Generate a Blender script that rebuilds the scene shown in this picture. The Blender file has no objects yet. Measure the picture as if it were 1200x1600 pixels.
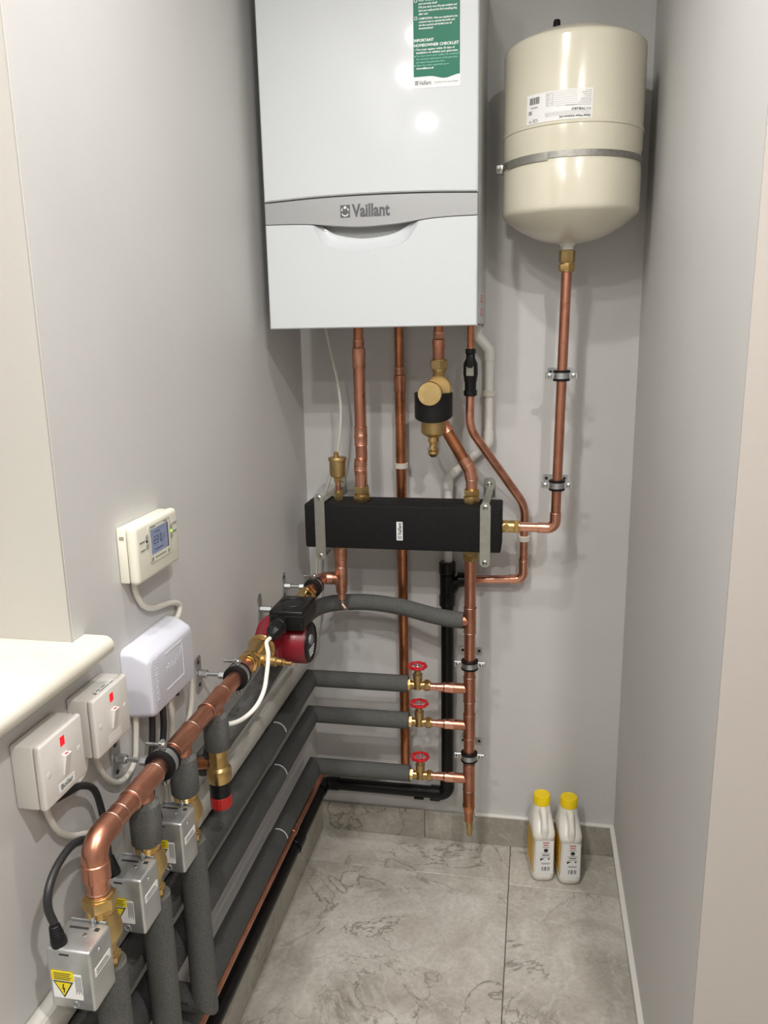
import bpy, bmesh, math, random
from mathutils import Vector, Matrix
from mathutils.geometry import tessellate_polygon
random.seed(7)
scene = bpy.context.scene
COL = scene.collection
PI = math.pi

# ------------------------------------------------------------------ camera
def cam_axes(yaw, pitch, roll):
    cy, sy, cp, sp = math.cos(yaw), math.sin(yaw), math.cos(pitch), math.sin(pitch)
    fwd = Vector((-sy*cp, cy*cp, -sp)); right = Vector((cy, sy, 0)); up = right.cross(fwd)
    cr, sr = math.cos(roll), math.sin(roll)
    return cr*right + sr*up, -sr*right + cr*up, fwd
r_, u_, f_ = cam_axes(0.1898, 0.2258, -0.0188)
cd = bpy.data.cameras.new('camera')
cd.sensor_fit = 'VERTICAL'; cd.sensor_height = 36.0; cd.sensor_width = 36.0
cd.lens = 1242.03*36.0/1600.0; cd.clip_start = 0.02; cd.clip_end = 50
cam = bpy.data.objects.new('camera', cd); COL.objects.link(cam)
M3 = Matrix((r_, u_, -f_)).transposed()
cam.matrix_world = Matrix.Translation((0.5945, -2.0085, 1.4257)) @ M3.to_4x4()
scene.camera = cam

# ------------------------------------------------------------------ world and exposure
w = bpy.data.worlds.new('world'); scene.world = w; w.use_nodes = True
w.node_tree.nodes['Background'].inputs[0].default_value = (0.75, 0.78, 0.82, 1)
w.node_tree.nodes['Background'].inputs[1].default_value = 0.25
vs = scene.view_settings
vs.view_transform = 'Standard'; vs.look = 'None'; vs.gamma = 1.0; vs.use_curve_mapping = False
vs.exposure = 0.08
# ceiling downlights: (x, y, watts); each is built as a fixture with its own light further down
CEIL = 2.40
DOWNLIGHTS = [(0.40, -1.10, 6.0), (0.18, -1.62, 7.0), (0.08, -2.03, 11.0), (0.05, -2.78, 8.0),
              (0.95, -1.85, 16.0), (1.15, -2.75, 9.0)]
LIGHT_COL = (1.0, 0.97, 0.935)

# ------------------------------------------------------------------ materials
def new_mat(name):
    m = bpy.data.materials.new(name); m.use_nodes = True
    nt = m.node_tree; b = nt.nodes['Principled BSDF']
    return m, nt, b
def srgb(r, g, b):
    def c(v):
        v /= 255.0
        return v/12.92 if v <= 0.04045 else ((v+0.055)/1.055)**2.4
    return (c(r), c(g), c(b), 1.0)
def mat(name, col, rough=0.5, metal=0.0, var=None, vscale=20.0, bump=0.0, bscale=200.0, rvar=0.0, coat=0.0, stretch=None, detail=4.0, spec=None, lo=0.35, hi=0.65):
    m, nt, b = new_mat(name)
    b.inputs['Base Color'].default_value = col; b.inputs['Roughness'].default_value = rough
    b.inputs['Metallic'].default_value = metal
    if coat: b.inputs['Coat Weight'].default_value = coat; b.inputs['Coat Roughness'].default_value = 0.08
    if spec is not None: b.inputs['Specular IOR Level'].default_value = spec
    N, Lk = nt.nodes, nt.links
    if var or bump or rvar:
        tc = N.new('ShaderNodeTexCoord'); mp = N.new('ShaderNodeMapping')
        Lk.new(tc.outputs['Object'], mp.inputs['Vector'])
        if stretch: mp.inputs['Scale'].default_value = stretch
    if var or rvar:
        nz = N.new('ShaderNodeTexNoise'); nz.inputs['Scale'].default_value = vscale; nz.inputs['Detail'].default_value = detail
        Lk.new(mp.outputs['Vector'], nz.inputs['Vector'])
        if var:
            rp = N.new('ShaderNodeValToRGB'); Lk.new(nz.outputs['Fac'], rp.inputs['Fac'])
            rp.color_ramp.elements[0].position = lo; rp.color_ramp.elements[0].color = col
            rp.color_ramp.elements[1].position = hi; rp.color_ramp.elements[1].color = var
            Lk.new(rp.outputs['Color'], b.inputs['Base Color'])
        if rvar:
            mr = N.new('ShaderNodeMapRange'); mr.inputs[1].default_value = 0.3; mr.inputs[2].default_value = 0.7
            mr.inputs[3].default_value = rough-rvar; mr.inputs[4].default_value = rough+rvar
            Lk.new(nz.outputs['Fac'], mr.inputs[0]); Lk.new(mr.outputs[0], b.inputs['Roughness'])
    if bump:
        nb = N.new('ShaderNodeTexNoise'); nb.inputs['Scale'].default_value = bscale; nb.inputs['Detail'].default_value = 3
        Lk.new(mp.outputs['Vector'], nb.inputs['Vector'])
        bp = N.new('ShaderNodeBump'); bp.inputs['Strength'].default_value = bump; bp.inputs['Distance'].default_value = 0.002
        Lk.new(nb.outputs['Fac'], bp.inputs['Height']); Lk.new(bp.outputs['Normal'], b.inputs['Normal'])
    return m

def stone_mat(name, base, dark, light, rough=0.3):
    m, nt, b = new_mat(name); N, Lk = nt.nodes, nt.links
    tc = N.new('ShaderNodeTexCoord'); oi = N.new('ShaderNodeObjectInfo')
    add = N.new('ShaderNodeVectorMath'); add.operation = 'ADD'
    mul = N.new('ShaderNodeVectorMath'); mul.operation = 'SCALE'; mul.inputs['Scale'].default_value = 3.0
    Lk.new(oi.outputs['Location'], mul.inputs[0]); Lk.new(tc.outputs['Object'], add.inputs[0]); Lk.new(mul.outputs[0], add.inputs[1])
    def noise(scale, detail, dist=0.0, rg=0.55):
        n = N.new('ShaderNodeTexNoise'); n.inputs['Scale'].default_value = scale; n.inputs['Detail'].default_value = detail
        n.inputs['Distortion'].default_value = dist; n.inputs['Roughness'].default_value = rg
        Lk.new(add.outputs[0], n.inputs['Vector']); return n
    def ramp(src, stops):
        r = N.new('ShaderNodeValToRGB'); Lk.new(src, r.inputs['Fac'])
        el = r.color_ramp.elements
        el[0].position, el[0].color = stops[0]; el[1].position, el[1].color = stops[-1]
        for p, c in stops[1:-1]:
            e = el.new(p); e.color = c
        return r
    n1 = noise(4.5, 10, 1.2, 0.62); n2 = noise(3.4, 9, 2.2, 0.58); n3 = noise(90, 4); n4 = noise(3.6, 8, 1.8, 0.6)
    base_r = ramp(n1.outputs['Fac'], [(0.3, dark), (0.52, base), (0.72, light)])
    # thin veins where a noise field crosses its middle value
    def vein(n, wdt):
        s = N.new('ShaderNodeMath'); s.operation = 'SUBTRACT'; s.inputs[1].default_value = 0.5
        a = N.new('ShaderNodeMath'); a.operation = 'ABSOLUTE'
        mr = N.new('ShaderNodeMapRange'); mr.inputs[1].default_value = 0.0; mr.inputs[2].default_value = wdt
        mr.inputs[3].default_value = 1.0; mr.inputs[4].default_value = 0.0
        Lk.new(n.outputs['Fac'], s.inputs[0]); Lk.new(s.outputs[0], a.inputs[0]); Lk.new(a.outputs[0], mr.inputs[0])
        return mr
    v1 = vein(n2, 0.015); v2 = vein(n4, 0.035)
    gate = noise(3.0, 3); gr = N.new('ShaderNodeMapRange'); gr.inputs[1].default_value = 0.40; gr.inputs[2].default_value = 0.54
    Lk.new(gate.outputs['Fac'], gr.inputs[0])
    mm = N.new('ShaderNodeMath'); mm.operation = 'MULTIPLY'; Lk.new(v1.outputs[0], mm.inputs[0]); Lk.new(gr.outputs[0], mm.inputs[1])
    m1 = N.new('ShaderNodeMath'); m1.operation = 'MULTIPLY'; m1.inputs[1].default_value = 0.7; Lk.new(mm.outputs[0], m1.inputs[0])
    m2 = N.new('ShaderNodeMath'); m2.operation = 'MULTIPLY'; m2.inputs[1].default_value = 0.45; Lk.new(v2.outputs[0], m2.inputs[0])
    mixL = N.new('ShaderNodeMix'); mixL.data_type = 'RGBA'; mixL.inputs['B'].default_value = light
    Lk.new(m2.outputs[0], mixL.inputs['Factor']); Lk.new(base_r.outputs['Color'], mixL.inputs['A'])
    mixD = N.new('ShaderNodeMix'); mixD.data_type = 'RGBA'; mixD.inputs['B'].default_value = (dark[0]*.35, dark[1]*.33, dark[2]*.3, 1)
    Lk.new(m1.outputs[0], mixD.inputs['Factor']); Lk.new(mixL.outputs['Result'], mixD.inputs['A'])
    sp = ramp(n3.outputs['Fac'], [(0.35, (0.82, 0.82, 0.82, 1)), (0.6, (1, 1, 1, 1))])
    mu = N.new('ShaderNodeMix'); mu.data_type = 'RGBA'; mu.blend_type = 'MULTIPLY'; mu.inputs['Factor'].default_value = 0.7
    Lk.new(mixD.outputs['Result'], mu.inputs['A']); Lk.new(sp.outputs['Color'], mu.inputs['B'])
    Lk.new(mu.outputs['Result'], b.inputs['Base Color'])
    b.inputs['Roughness'].default_value = rough
    return m

def emit_mat(name, col, strength):
    m, nt, b = new_mat(name)
    b.inputs['Base Color'].default_value = col
    b.inputs['Emission Color'].default_value = col; b.inputs['Emission Strength'].default_value = strength
    return m

MAT = {}
def defmats():
    M = MAT
    M['paint'] = mat('paint_grey', srgb(205, 204, 203), 0.55, bump=0.06, bscale=180, var=srgb(201, 200, 198), vscale=3)
    M['paint_warm'] = mat('paint_warm', srgb(180, 173, 167), 0.6, bump=0.06, bscale=180)
    M['reveal'] = mat('paint_reveal', srgb(188, 185, 178), 0.6, bump=0.05, bscale=180)
    M['ceiling'] = mat('ceiling_paint', srgb(235, 235, 232), 0.8)
    M['stone'] = stone_mat('stone_tile', srgb(192, 187, 177), srgb(166, 160, 149), srgb(214, 211, 203), 0.3)
    M['skirt'] = stone_mat('skirting_tile', srgb(166, 161, 150), srgb(146, 140, 129), srgb(186, 181, 170), 0.4)
    M['grout'] = mat('grout', srgb(96, 92, 86), 0.9, bump=0.2, bscale=400)
    M['bead'] = mat('white_bead', srgb(226, 224, 218), 0.4)
    M['sill'] = mat('sill_gloss', srgb(216, 212, 200), 0.35, var=srgb(206, 200, 184), vscale=9, lo=0.5, hi=0.8)
    M['boiler'] = mat('boiler_white', srgb(203, 207, 210), 0.38, coat=0.22, spec=0.3)
    M['boiler_side'] = mat('boiler_side', srgb(206, 208, 206), 0.4)
    M['silver_band'] = mat('silver_band', srgb(160, 161, 162), 0.42, metal=0.3)
    M['logo'] = mat('logo_grey', srgb(88, 90, 92), 0.4, metal=0.3)
    M['logo_hi'] = mat('logo_bright', srgb(222, 224, 224), 0.3, metal=0.2)
    M['dark_gap'] = mat('dark_gap', srgb(40, 41, 42), 0.7)
    M['slot'] = mat('slot_grey', srgb(150, 152, 152), 0.5)
    M['green'] = mat('sticker_green', srgb(0, 108, 82), 0.45, spec=0.3)
    M['white_print'] = mat('white_print', srgb(240, 242, 240), 0.4)
    M['pale_green_print'] = mat('pale_green_print', srgb(150, 205, 188), 0.4)
    M['grey_print'] = mat('grey_print', srgb(120, 122, 122), 0.5)
    M['black_print'] = mat('black_print', srgb(34, 34, 36), 0.5)
    M['red_print'] = mat('red_print', srgb(190, 70, 66), 0.5)
    M['paper'] = mat('paper_white', srgb(236, 236, 234), 0.5)
    M['cream'] = mat('vessel_cream', srgb(218, 213, 194), 0.2, coat=0.5, bump=0.02, bscale=60)
    M['steel'] = mat('steel', (0.55, 0.55, 0.54, 1), 0.28, 1.0, rvar=0.08, vscale=80)
    M['zinc'] = mat('zinc_plate', (0.50, 0.52, 0.53, 1), 0.36, 1.0, var=(0.62, 0.64, 0.65, 1), vscale=30, rvar=0.08)
    M['zinc_olive'] = mat('zinc_bracket', (0.50, 0.50, 0.46, 1), 0.42, 0.9, var=(0.42, 0.43, 0.38, 1), vscale=40)
    M['strap'] = mat('strap_steel', (0.36, 0.35, 0.32, 1), 0.5, 0.9, var=(0.28, 0.27, 0.25, 1), vscale=120)
    M['galv'] = mat('galvanised', (0.52, 0.53, 0.53, 1), 0.36, 0.85, var=(0.60, 0.61, 0.61, 1), vscale=35, rvar=0.1)
    M['copper'] = mat('copper', (0.62, 0.285, 0.19, 1), 0.35, 1.0, var=(0.42, 0.185, 0.12, 1), vscale=26, rvar=0.10, detail=8, lo=0.42, hi=0.78)
    M['copper_new'] = mat('copper_bright', (0.78, 0.40, 0.28, 1), 0.24, 1.0, var=(0.72, 0.34, 0.23, 1), vscale=22, rvar=0.07, detail=6)
    M['copper_aged'] = mat('copper_aged', (0.62, 0.26, 0.13, 1), 0.33, 1.0, var=(0.34, 0.14, 0.07, 1), vscale=18, rvar=0.1, detail=7)
    M['copper_burnt'] = mat('copper_burnt', (0.52, 0.25, 0.17, 1), 0.36, 1.0, var=(0.74, 0.37, 0.26, 1), vscale=45, rvar=0.1, detail=6)
    M['solder'] = mat('solder', (0.52, 0.46, 0.40, 1), 0.4, 1.0, var=(0.40, 0.28, 0.22, 1), vscale=90)
    M['brass'] = mat('brass', (0.68, 0.47, 0.19, 1), 0.3, 1.0, var=(0.50, 0.34, 0.14, 1), vscale=30, rvar=0.08, bump=0.05, bscale=500)
    M['brass_bright'] = mat('brass_bright', (0.83, 0.58, 0.24, 1), 0.2, 1.0, var=(0.70, 0.47, 0.18, 1), vscale=30)
    M['brass_cast'] = mat('brass_cast', (0.58, 0.43, 0.20, 1), 0.42, 1.0, var=(0.48, 0.34, 0.15, 1), vscale=25, bump=0.12, bscale=700)
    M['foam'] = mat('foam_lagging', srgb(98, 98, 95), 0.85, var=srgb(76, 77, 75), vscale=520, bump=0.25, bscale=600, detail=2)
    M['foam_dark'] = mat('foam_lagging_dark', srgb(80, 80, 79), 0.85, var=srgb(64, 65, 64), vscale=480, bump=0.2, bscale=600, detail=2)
    M['foam_epp'] = mat('header_foam', srgb(24, 24, 25), 0.75, spec=0.25, var=srgb(20, 20, 21), vscale=120, bump=0.3, bscale=260)
    M['black'] = mat('black_plastic', srgb(17, 17, 18), 0.38, spec=0.35, bump=0.03, bscale=300)
    M['black_pipe'] = mat('black_pipe', srgb(12, 12, 13), 0.32, spec=0.3)
    M['rubber'] = mat('rubber', srgb(13, 13, 14), 0.6, spec=0.3)
    M['black_cable'] = mat('black_cable', srgb(36, 37, 39), 0.45)
    M['pvc'] = mat('white_pvc', srgb(226, 224, 218), 0.35)
    M['cable_w'] = mat('white_cable', srgb(222, 219, 208), 0.4)
    M['cable_b'] = mat('white_cable_bright', srgb(238, 236, 228), 0.4)
    M['clip_w'] = mat('white_clip', srgb(214, 210, 200), 0.5)
    M['cream_pl'] = mat('cream_plastic', srgb(226, 223, 208), 0.38)
    M['white_pl'] = mat('white_plastic', srgb(222, 218, 212), 0.32)
    M['hub_pl'] = mat('hub_plastic', srgb(208, 209, 219), 0.4)
    M['lcd'] = mat('lcd', srgb(134, 147, 178), 0.25, var=srgb(148, 160, 188), vscale=60)
    M['lcd_seg'] = mat('lcd_segments', srgb(78, 88, 120), 0.3)
    M['grey_btn'] = mat('grey_button', srgb(150, 150, 140), 0.4)
    M['led'] = emit_mat('led_green', srgb(140, 220, 70), 1.2)
    M['neon'] = emit_mat('neon_red', srgb(214, 16, 28), 0.9)
    M['red_pl'] = mat('red_plastic', srgb(178, 26, 24), 0.4)
    M['wheel'] = mat('red_wheel', srgb(196, 26, 36), 0.3, coat=0.3)
    M['pump'] = mat('pump_red', srgb(126, 12, 32), 0.38, coat=0.1, bump=0.04, bscale=300)
    M['yellow'] = mat('yellow_sticker', srgb(238, 214, 20), 0.4)
    M['yellow_cap'] = mat('yellow_cap', srgb(240, 208, 10), 0.4)
    M['yellow_lab'] = mat('yellow_label', srgb(226, 178, 6), 0.45)
    M['jug'] = mat('jug_plastic', srgb(228, 226, 218), 0.35)
    M['trunk'] = mat('trunking', srgb(214, 212, 204), 0.4)
    M['tape'] = mat('tape', srgb(196, 198, 198), 0.4)
    M['glass'] = mat('window_glass', (0.02, 0.025, 0.03, 1), 0.05)
    M['frame'] = mat('window_frame', srgb(236, 236, 234), 0.35)
    M['lens'] = emit_mat('lamp_lens', (1.0, 0.95, 0.88, 1), 6.0)
defmats()

# ------------------------------------------------------------------ mesh builder
def V(*a): return Vector(a[0]) if len(a) == 1 else Vector(a)
def frame(d):
    d = d.normalized()
    a = Vector((0, 0, 1)) if abs(d.z) < 0.9 else Vector((0, 1, 0))
    x = d.cross(a).normalized(); y = d.cross(x).normalized()
    return x, y
class MB:
    def __init__(s): s.v = []; s.f = []
    def add(s, vs_, fs): 
        k = len(s.v); s.v += [V(q) for q in vs_]; s.f += [[i+k for i in f] for f in fs]; return s
    def lathe(s, p, d, prof, n=24, a0=0.0):
        p, d = V(p), V(d).normalized(); x, y = frame(d); rows = []; vs_ = []
        for t, r in prof:
            if r < 1e-7: rows.append([len(vs_)]); vs_.append(p+d*t)
            else:
                rows.append(list(range(len(vs_), len(vs_)+n)))
                for i in range(n):
                    a = a0+2*PI*i/n; vs_.append(p+d*t+x*(r*math.cos(a))+y*(r*math.sin(a)))
        fs = []
        for A, B in zip(rows[:-1], rows[1:]):
            for i in range(n):
                j = (i+1) % n
                if len(A) == 1 and len(B) == 1: continue
                if len(A) == 1: fs.append([A[0], B[j], B[i]])
                elif len(B) == 1: fs.append([A[i], A[j], B[0]])
                else: fs.append([A[i], A[j], B[j], B[i]])
        if len(rows[0]) > 1: fs.append(list(reversed(rows[0])))
        if len(rows[-1]) > 1: fs.append(rows[-1])
        return s.add(vs_, fs)
    def cyl(s, p0, p1, r, r1=None, n=24, bev=0.0, a0=0.0):
        p0, p1 = V(p0), V(p1); h = (p1-p0).length; r1 = r if r1 is None else r1
        if bev: pr = [(0, r-bev), (bev, r), (h-bev, r1), (h, r1-bev)]
        else: pr = [(0, r), (h, r1)]
        return s.lathe(p0, p1-p0, pr, n, a0)
    def hexa(s, p0, p1, r, bev=0.0012, a0=0.0):
        return s.cyl(p0, p1, r, n=6, bev=bev, a0=a0)
    def box(s, lo, hi, bev=0.0, seg=2, rot=None, about=None):
        lo, hi = V(lo), V(hi); c = (lo+hi)/2; sz = hi-lo
        bm = bmesh.new(); bmesh.ops.create_cube(bm, size=1.0)
        for q in bm.verts: q.co = Vector((q.co.x*sz.x, q.co.y*sz.y, q.co.z*sz.z))
        if bev: bmesh.ops.bevel(bm, geom=list(bm.edges), offset=bev, segments=seg, profile=0.5, affect='EDGES')
        bm.verts.index_update()
        vs_ = [q.co.copy()+c for q in bm.verts]
        if rot is not None:
            o = V(about) if about is not None else c
            vs_ = [o+rot @ (q-o) for q in vs_]
        fs = [[q.index for q in f.verts] for f in bm.faces]; bm.free()
        return s.add(vs_, fs)
    def sweep(s, pts, r, n=16, closed=False, radii=None):
        pts = [V(q) for q in pts]; m = len(pts); vs_ = []; fs = []
        def tan(i):
            if closed: return (pts[(i+1) % m]-pts[i-1]).normalized()
            if i == 0: return (pts[1]-pts[0]).normalized()
            if i == m-1: return (pts[-1]-pts[-2]).normalized()
            return ((pts[i+1]-pts[i]).normalized()+(pts[i]-pts[i-1]).normalized()).normalized()
        t = tan(0); x, y = frame(t)
        for i in range(m):
            t2 = tan(i); ax = t.cross(t2)
            if ax.length > 1e-8:
                R = Matrix.Rotation(t.angle(t2), 3, ax.normalized()); x = R @ x
            t = t2; x = (x-t*x.dot(t)).normalized(); y = t.cross(x)
            rr = radii[i] if radii else r
            k = 1.0
            if not closed and 0 < i < m-1:
                c = (pts[i+1]-pts[i]).normalized().dot((pts[i]-pts[i-1]).normalized())
                k = 1.0/max(0.5, math.sqrt((1+c)/2))
                bd = ((pts[i+1]-pts[i]).normalized()-(pts[i]-pts[i-1]).normalized())
                bd = bd.normalized() if bd.length > 1e-6 else None
            else: bd = None
            for j in range(n):
                a = 2*PI*j/n; o = x*(rr*math.cos(a))+y*(rr*math.sin(a))
                if bd is not None: o = o+bd*(o.dot(bd)*(k-1))
                vs_.append(pts[i]+o)
        for i in range(m if closed else m-1):
            i2 = (i+1) % m
            for j in range(n):
                k2 = (j+1) % n; fs.append([i*n+j, i*n+k2, i2*n+k2, i2*n+j])
        if not closed:
            fs.append(list(reversed(range(n)))); fs.append(list(range((m-1)*n, m*n)))
        return s.add(vs_, fs)
    def pipe(s, pts, r, bend=0.03, n=20, seg=8):
        return s.sweep(fillet(pts, bend, seg), r, n)
    def curve(s, pts, r, n=10, seg=8):
        return s.sweep(spline(pts, seg), r, n)
    def ring(s, c, d, R, r, n=32, m=10):
        d = V(d); x, y = frame(d)
        return s.sweep([V(c)+x*(R*math.cos(2*PI*i/n))+y*(R*math.sin(2*PI*i/n)) for i in range(n)], r, m, closed=True)
    def prism(s, poly, fn, d0, d1, bev=0.0):
        """poly: 2D outline (ccw); fn(u, v, d) -> 3D; extruded from depth d0 (back) to d1 (front), front edge chamfered"""
        n = len(poly)
        ring0 = [fn(u, v, d0) for u, v in poly]
        if bev:
            sg = 1 if d1 > d0 else -1
            ins = offset_poly(poly, bev)
            rings = [ring0, [fn(u, v, d1-sg*bev) for u, v in poly], [fn(u, v, d1) for u, v in ins]]; top2 = ins
        else:
            rings = [ring0, [fn(u, v, d1) for u, v in poly]]; top2 = poly
        vs_ = [q for r in rings for q in r]; fs = []
        for k in range(len(rings)-1):
            for i in range(n):
                j = (i+1) % n; fs.append([k*n+i, k*n+j, (k+1)*n+j, (k+1)*n+i])
        tri = tessellate_polygon([[Vector((u, v, 0)) for u, v in poly]])
        for t in tri: fs.append(list(reversed(t)))
        tri2 = tessellate_polygon([[Vector((u, v, 0)) for u, v in top2]])
        o = (len(rings)-1)*n
        for t in tri2: fs.append([i+o for i in t])
        return s.add(vs_, fs)
    def loft(s, rings, cap=True):
        n = len(rings[0]); vs_ = [q for r in rings for q in r]; fs = []
        for k in range(len(rings)-1):
            for i in range(n):
                j = (i+1) % n; fs.append([k*n+i, k*n+j, (k+1)*n+j, (k+1)*n+i])
        if cap:
            fs.append(list(reversed(range(n)))); fs.append(list(range((len(rings)-1)*n, len(rings)*n)))
        return s.add(vs_, fs)
def offset_poly(poly, b):
    n = len(poly); out = []
    area = sum(poly[i][0]*poly[(i+1) % n][1]-poly[(i+1) % n][0]*poly[i][1] for i in range(n))
    sg = 1 if area > 0 else -1
    for i in range(n):
        p0, p1, p2 = Vector(poly[i-1]), Vector(poly[i]), Vector(poly[(i+1) % n])
        e1 = (p1-p0).normalized(); e2 = (p2-p1).normalized()
        n1 = Vector((-e1.y, e1.x))*sg; n2 = Vector((-e2.y, e2.x))*sg
        bi = n1+n2; l = bi.length
        if l < 1e-6: out.append(tuple(p1+n1*b)); continue
        bi /= l; k = b/max(0.4, bi.dot(n1)); out.append(tuple(p1+bi*k))
    return out
def fillet(pts, rad, seg=8):
    pts = [V(q) for q in pts]; out = [pts[0]]
    rads = rad if isinstance(rad, (list, tuple)) else [rad]*(len(pts)-2)
    for i in range(1, len(pts)-1):
        a, b, c = pts[i-1], pts[i], pts[i+1]; r = rads[i-1]
        d1 = (a-b); d2 = (c-b); l1, l2 = d1.length, d2.length; d1.normalize(); d2.normalize()
        ang = d1.angle(d2)
        if r <= 0 or ang > PI-0.02: out.append(b); continue
        t = min(r/math.tan(ang/2), l1*0.499, l2*0.499); r2 = t*math.tan(ang/2)
        bis = (d1+d2).normalized(); cen = b+bis*(r2/math.sin(ang/2))
        p1, p2 = b+d1*t, b+d2*t; v1, v2 = p1-cen, p2-cen
        th = v1.angle(v2); ax = v1.cross(v2).normalized()
        for k in range(seg+1):
            out.append(cen+Matrix.Rotation(th*k/seg, 3, ax) @ v1)
    out.append(pts[-1]); return out
def spline(pts, seg=8):
    P = [V(q) for q in pts]; P = [P[0]*2-P[1]]+P+[P[-1]*2-P[-2]]; out = []
    for i in range(1, len(P)-2):
        for k in range(seg):
            t = k/seg; a, b, c, d = P[i-1:i+3]
            out.append(0.5*((2*b)+(c-a)*t+(2*a-5*b+4*c-d)*t*t+(3*b-a-3*c+d)*t**3))
    out.append(P[-2]); return out

ORG = {}
def sh_obj(name, mb, m, parent=None, org=None, smooth=True, ang=35, label=None):
    o3 = ORG[parent.name] if parent is not None else V(org if org is not None else (0, 0, 0))
    me = bpy.data.meshes.new(name)
    me.from_pydata([tuple(q-o3) for q in mb.v], [], mb.f); me.update()
    me.materials.append(MAT[m] if isinstance(m, str) else m)
    bm = bmesh.new(); bm.from_mesh(me); bmesh.ops.recalc_face_normals(bm, faces=bm.faces); bm.to_mesh(me); bm.free()
    if smooth:
        me.shade_smooth(); me.set_sharp_from_angle(angle=math.radians(ang))
    o = bpy.data.objects.new(name, me); COL.objects.link(o)
    if parent is not None: o.parent = parent
    else: o.location = o3
    ORG[o.name] = o3
    if label: o['label'] = label
    return o
def tag(o, label, cat, group=None):
    o['label'] = label; o['category'] = cat
    if group: o['group'] = group
    return o
def thing(name, label, cat, loc, group=None):
    o = bpy.data.objects.new(name, None); COL.objects.link(o); o.location = loc; o.empty_display_size = 0.05
    ORG[o.name] = V(loc); return tag(o, label, cat, group)
def struct(name, mb, m, org=(0, 0, 0), **k):
    o = sh_obj(name, mb, m, None, org, **k); o['kind'] = 'structure'; return o
def sempty(name, loc):
    o = bpy.data.objects.new(name, None); COL.objects.link(o); o.location = loc
    ORG[o.name] = V(loc); o['kind'] = 'structure'; return o

_tc = {}
def text2d(body, size=1.0, bold=0.0, align='LEFT', squeeze=1.0, shear=0.0):
    key = (body, bold, align)
    if key not in _tc:
        cu = bpy.data.curves.new('txt', 'FONT'); cu.body = body; cu.size = 1.0; cu.offset = bold
        cu.resolution_u = 2; cu.align_x = align; cu.fill_mode = 'FRONT'
        ob = bpy.data.objects.new('txt', cu); me = ob.to_mesh()
        _tc[key] = ([tuple(v.co[:2]) for v in me.vertices], [list(p.vertices) for p in me.polygons])
        ob.to_mesh_clear(); bpy.data.objects.remove(ob); bpy.data.curves.remove(cu)
    vs_, fs = _tc[key]
    return [((x+shear*y)*size*squeeze, y*size) for x, y in vs_], fs
def put_text(mb, body, fn, u, v, size, width=None, bold=0.0, align='LEFT', squeeze=1.0):
    vs_, fs = text2d(body, size, bold, 'LEFT', squeeze)
    if not vs_: return
    xs = [q[0] for q in vs_]; w0, w1 = min(xs), max(xs); k = 1.0
    if width: k = width/(w1-w0)
    wid = (w1-w0)*k; off = {'LEFT': 0, 'CENTER': -wid/2, 'RIGHT': -wid}[align]
    mb.add([fn(u+(x-w0)*k+off, v+y) for x, y in vs_], fs)
def quad(mb, fn, u0, v0, u1, v1, nu=1):
    vs_ = []; fs = []
    for i in range(nu+1):
        u = u0+(u1-u0)*i/nu; vs_ += [fn(u, v0), fn(u, v1)]
    for i in range(nu): fs.append([2*i, 2*i+2, 2*i+3, 2*i+1])
    mb.add(vs_, fs)

# ================================================================== THE ROOM
W = 0.833; YR = -1.017; YL = -1.1137; XE = 2.4; YB = -3.95
SILL = 1.030; HEAD = 2.12; YW2 = -2.35
mb = MB().box((-0.34, YL, -0.05), (0, 0.12, CEIL)).box((-0.34, YB, -0.05), (0, YL, SILL-0.028)).box((-0.34, YB, HEAD), (0, YL, CEIL)).box((-0.34, YB, SILL-0.028), (0, YW2, HEAD))
struct('wall_left', mb, 'paint', smooth=False)
mb = MB().box((-0.30, YL-0.004, SILL-0.01), (-0.0005, YL, HEAD)).box((-0.30, YW2, SILL-0.01), (-0.0005, YW2+0.004, HEAD)).box((-0.30, YW2, HEAD-0.004), (-0.0005, YL, HEAD))
struct('trim_1', mb, 'reveal', smooth=False)
struct('wall_back', MB().box((0, 0, -0.05), (W, 0.12, CEIL)), 'paint', smooth=False)
struct('wall_right', MB().box((W, YR+0.003, -0.05), (W+0.17, 0.12, CEIL)), 'paint', smooth=False)
struct('wall_outer', MB().box((W, YR, -0.05), (XE, YR+0.003, CEIL)), 'paint_warm', smooth=False)
struct('wall_far_right', MB().box((XE, YB, -0.05), (XE+0.1, YR, CEIL)), 'paint_warm', smooth=False)
struct('wall_rear', MB().box((0, YB-0.1, -0.05), (XE, YB, CEIL)), 'paint', smooth=False)
struct('ceiling', MB().box((-0.34, YB-0.1, CEIL), (XE+0.1, 0.12, CEIL+0.1)), 'ceiling', smooth=False)

fl = struct('floor', MB().box((0, YB, -0.06), (XE, 0, -0.004)), 'grout', smooth=False)
def tile(x0, x1, y0, y1, parent, z0=-0.012, z1=0.0, m='stone', name='tile'):
    t = sh_obj(name, MB().box((x0, y0, z0), (x1, y1, z1), 0.0008, 1), m, parent, smooth=False)
    c = V((x0+x1)/2, (y0+y1)/2, (z0+z1)/2)
    for q in t.data.vertices: q.co -= c
    t.location = c; return t
G = 0.001
for (x0, x1, yj) in ((0.0, 0.5554, -0.158), (0.5554, 1.1554, -0.170), (1.1554, 1.7554, -0.158), (1.7554, XE, -0.170)):
    ys = [0.0, yj]
    while ys[-1] > YB: ys.append(max(ys[-1]-1.2, YB))
    for a, b_ in zip(ys[:-1], ys[1:]):
        if x0 > 0.6 and b_ > YR: continue
        tile(x0+G, x1-G if x1 < XE else x1, b_+G, a-G, fl)
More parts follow.
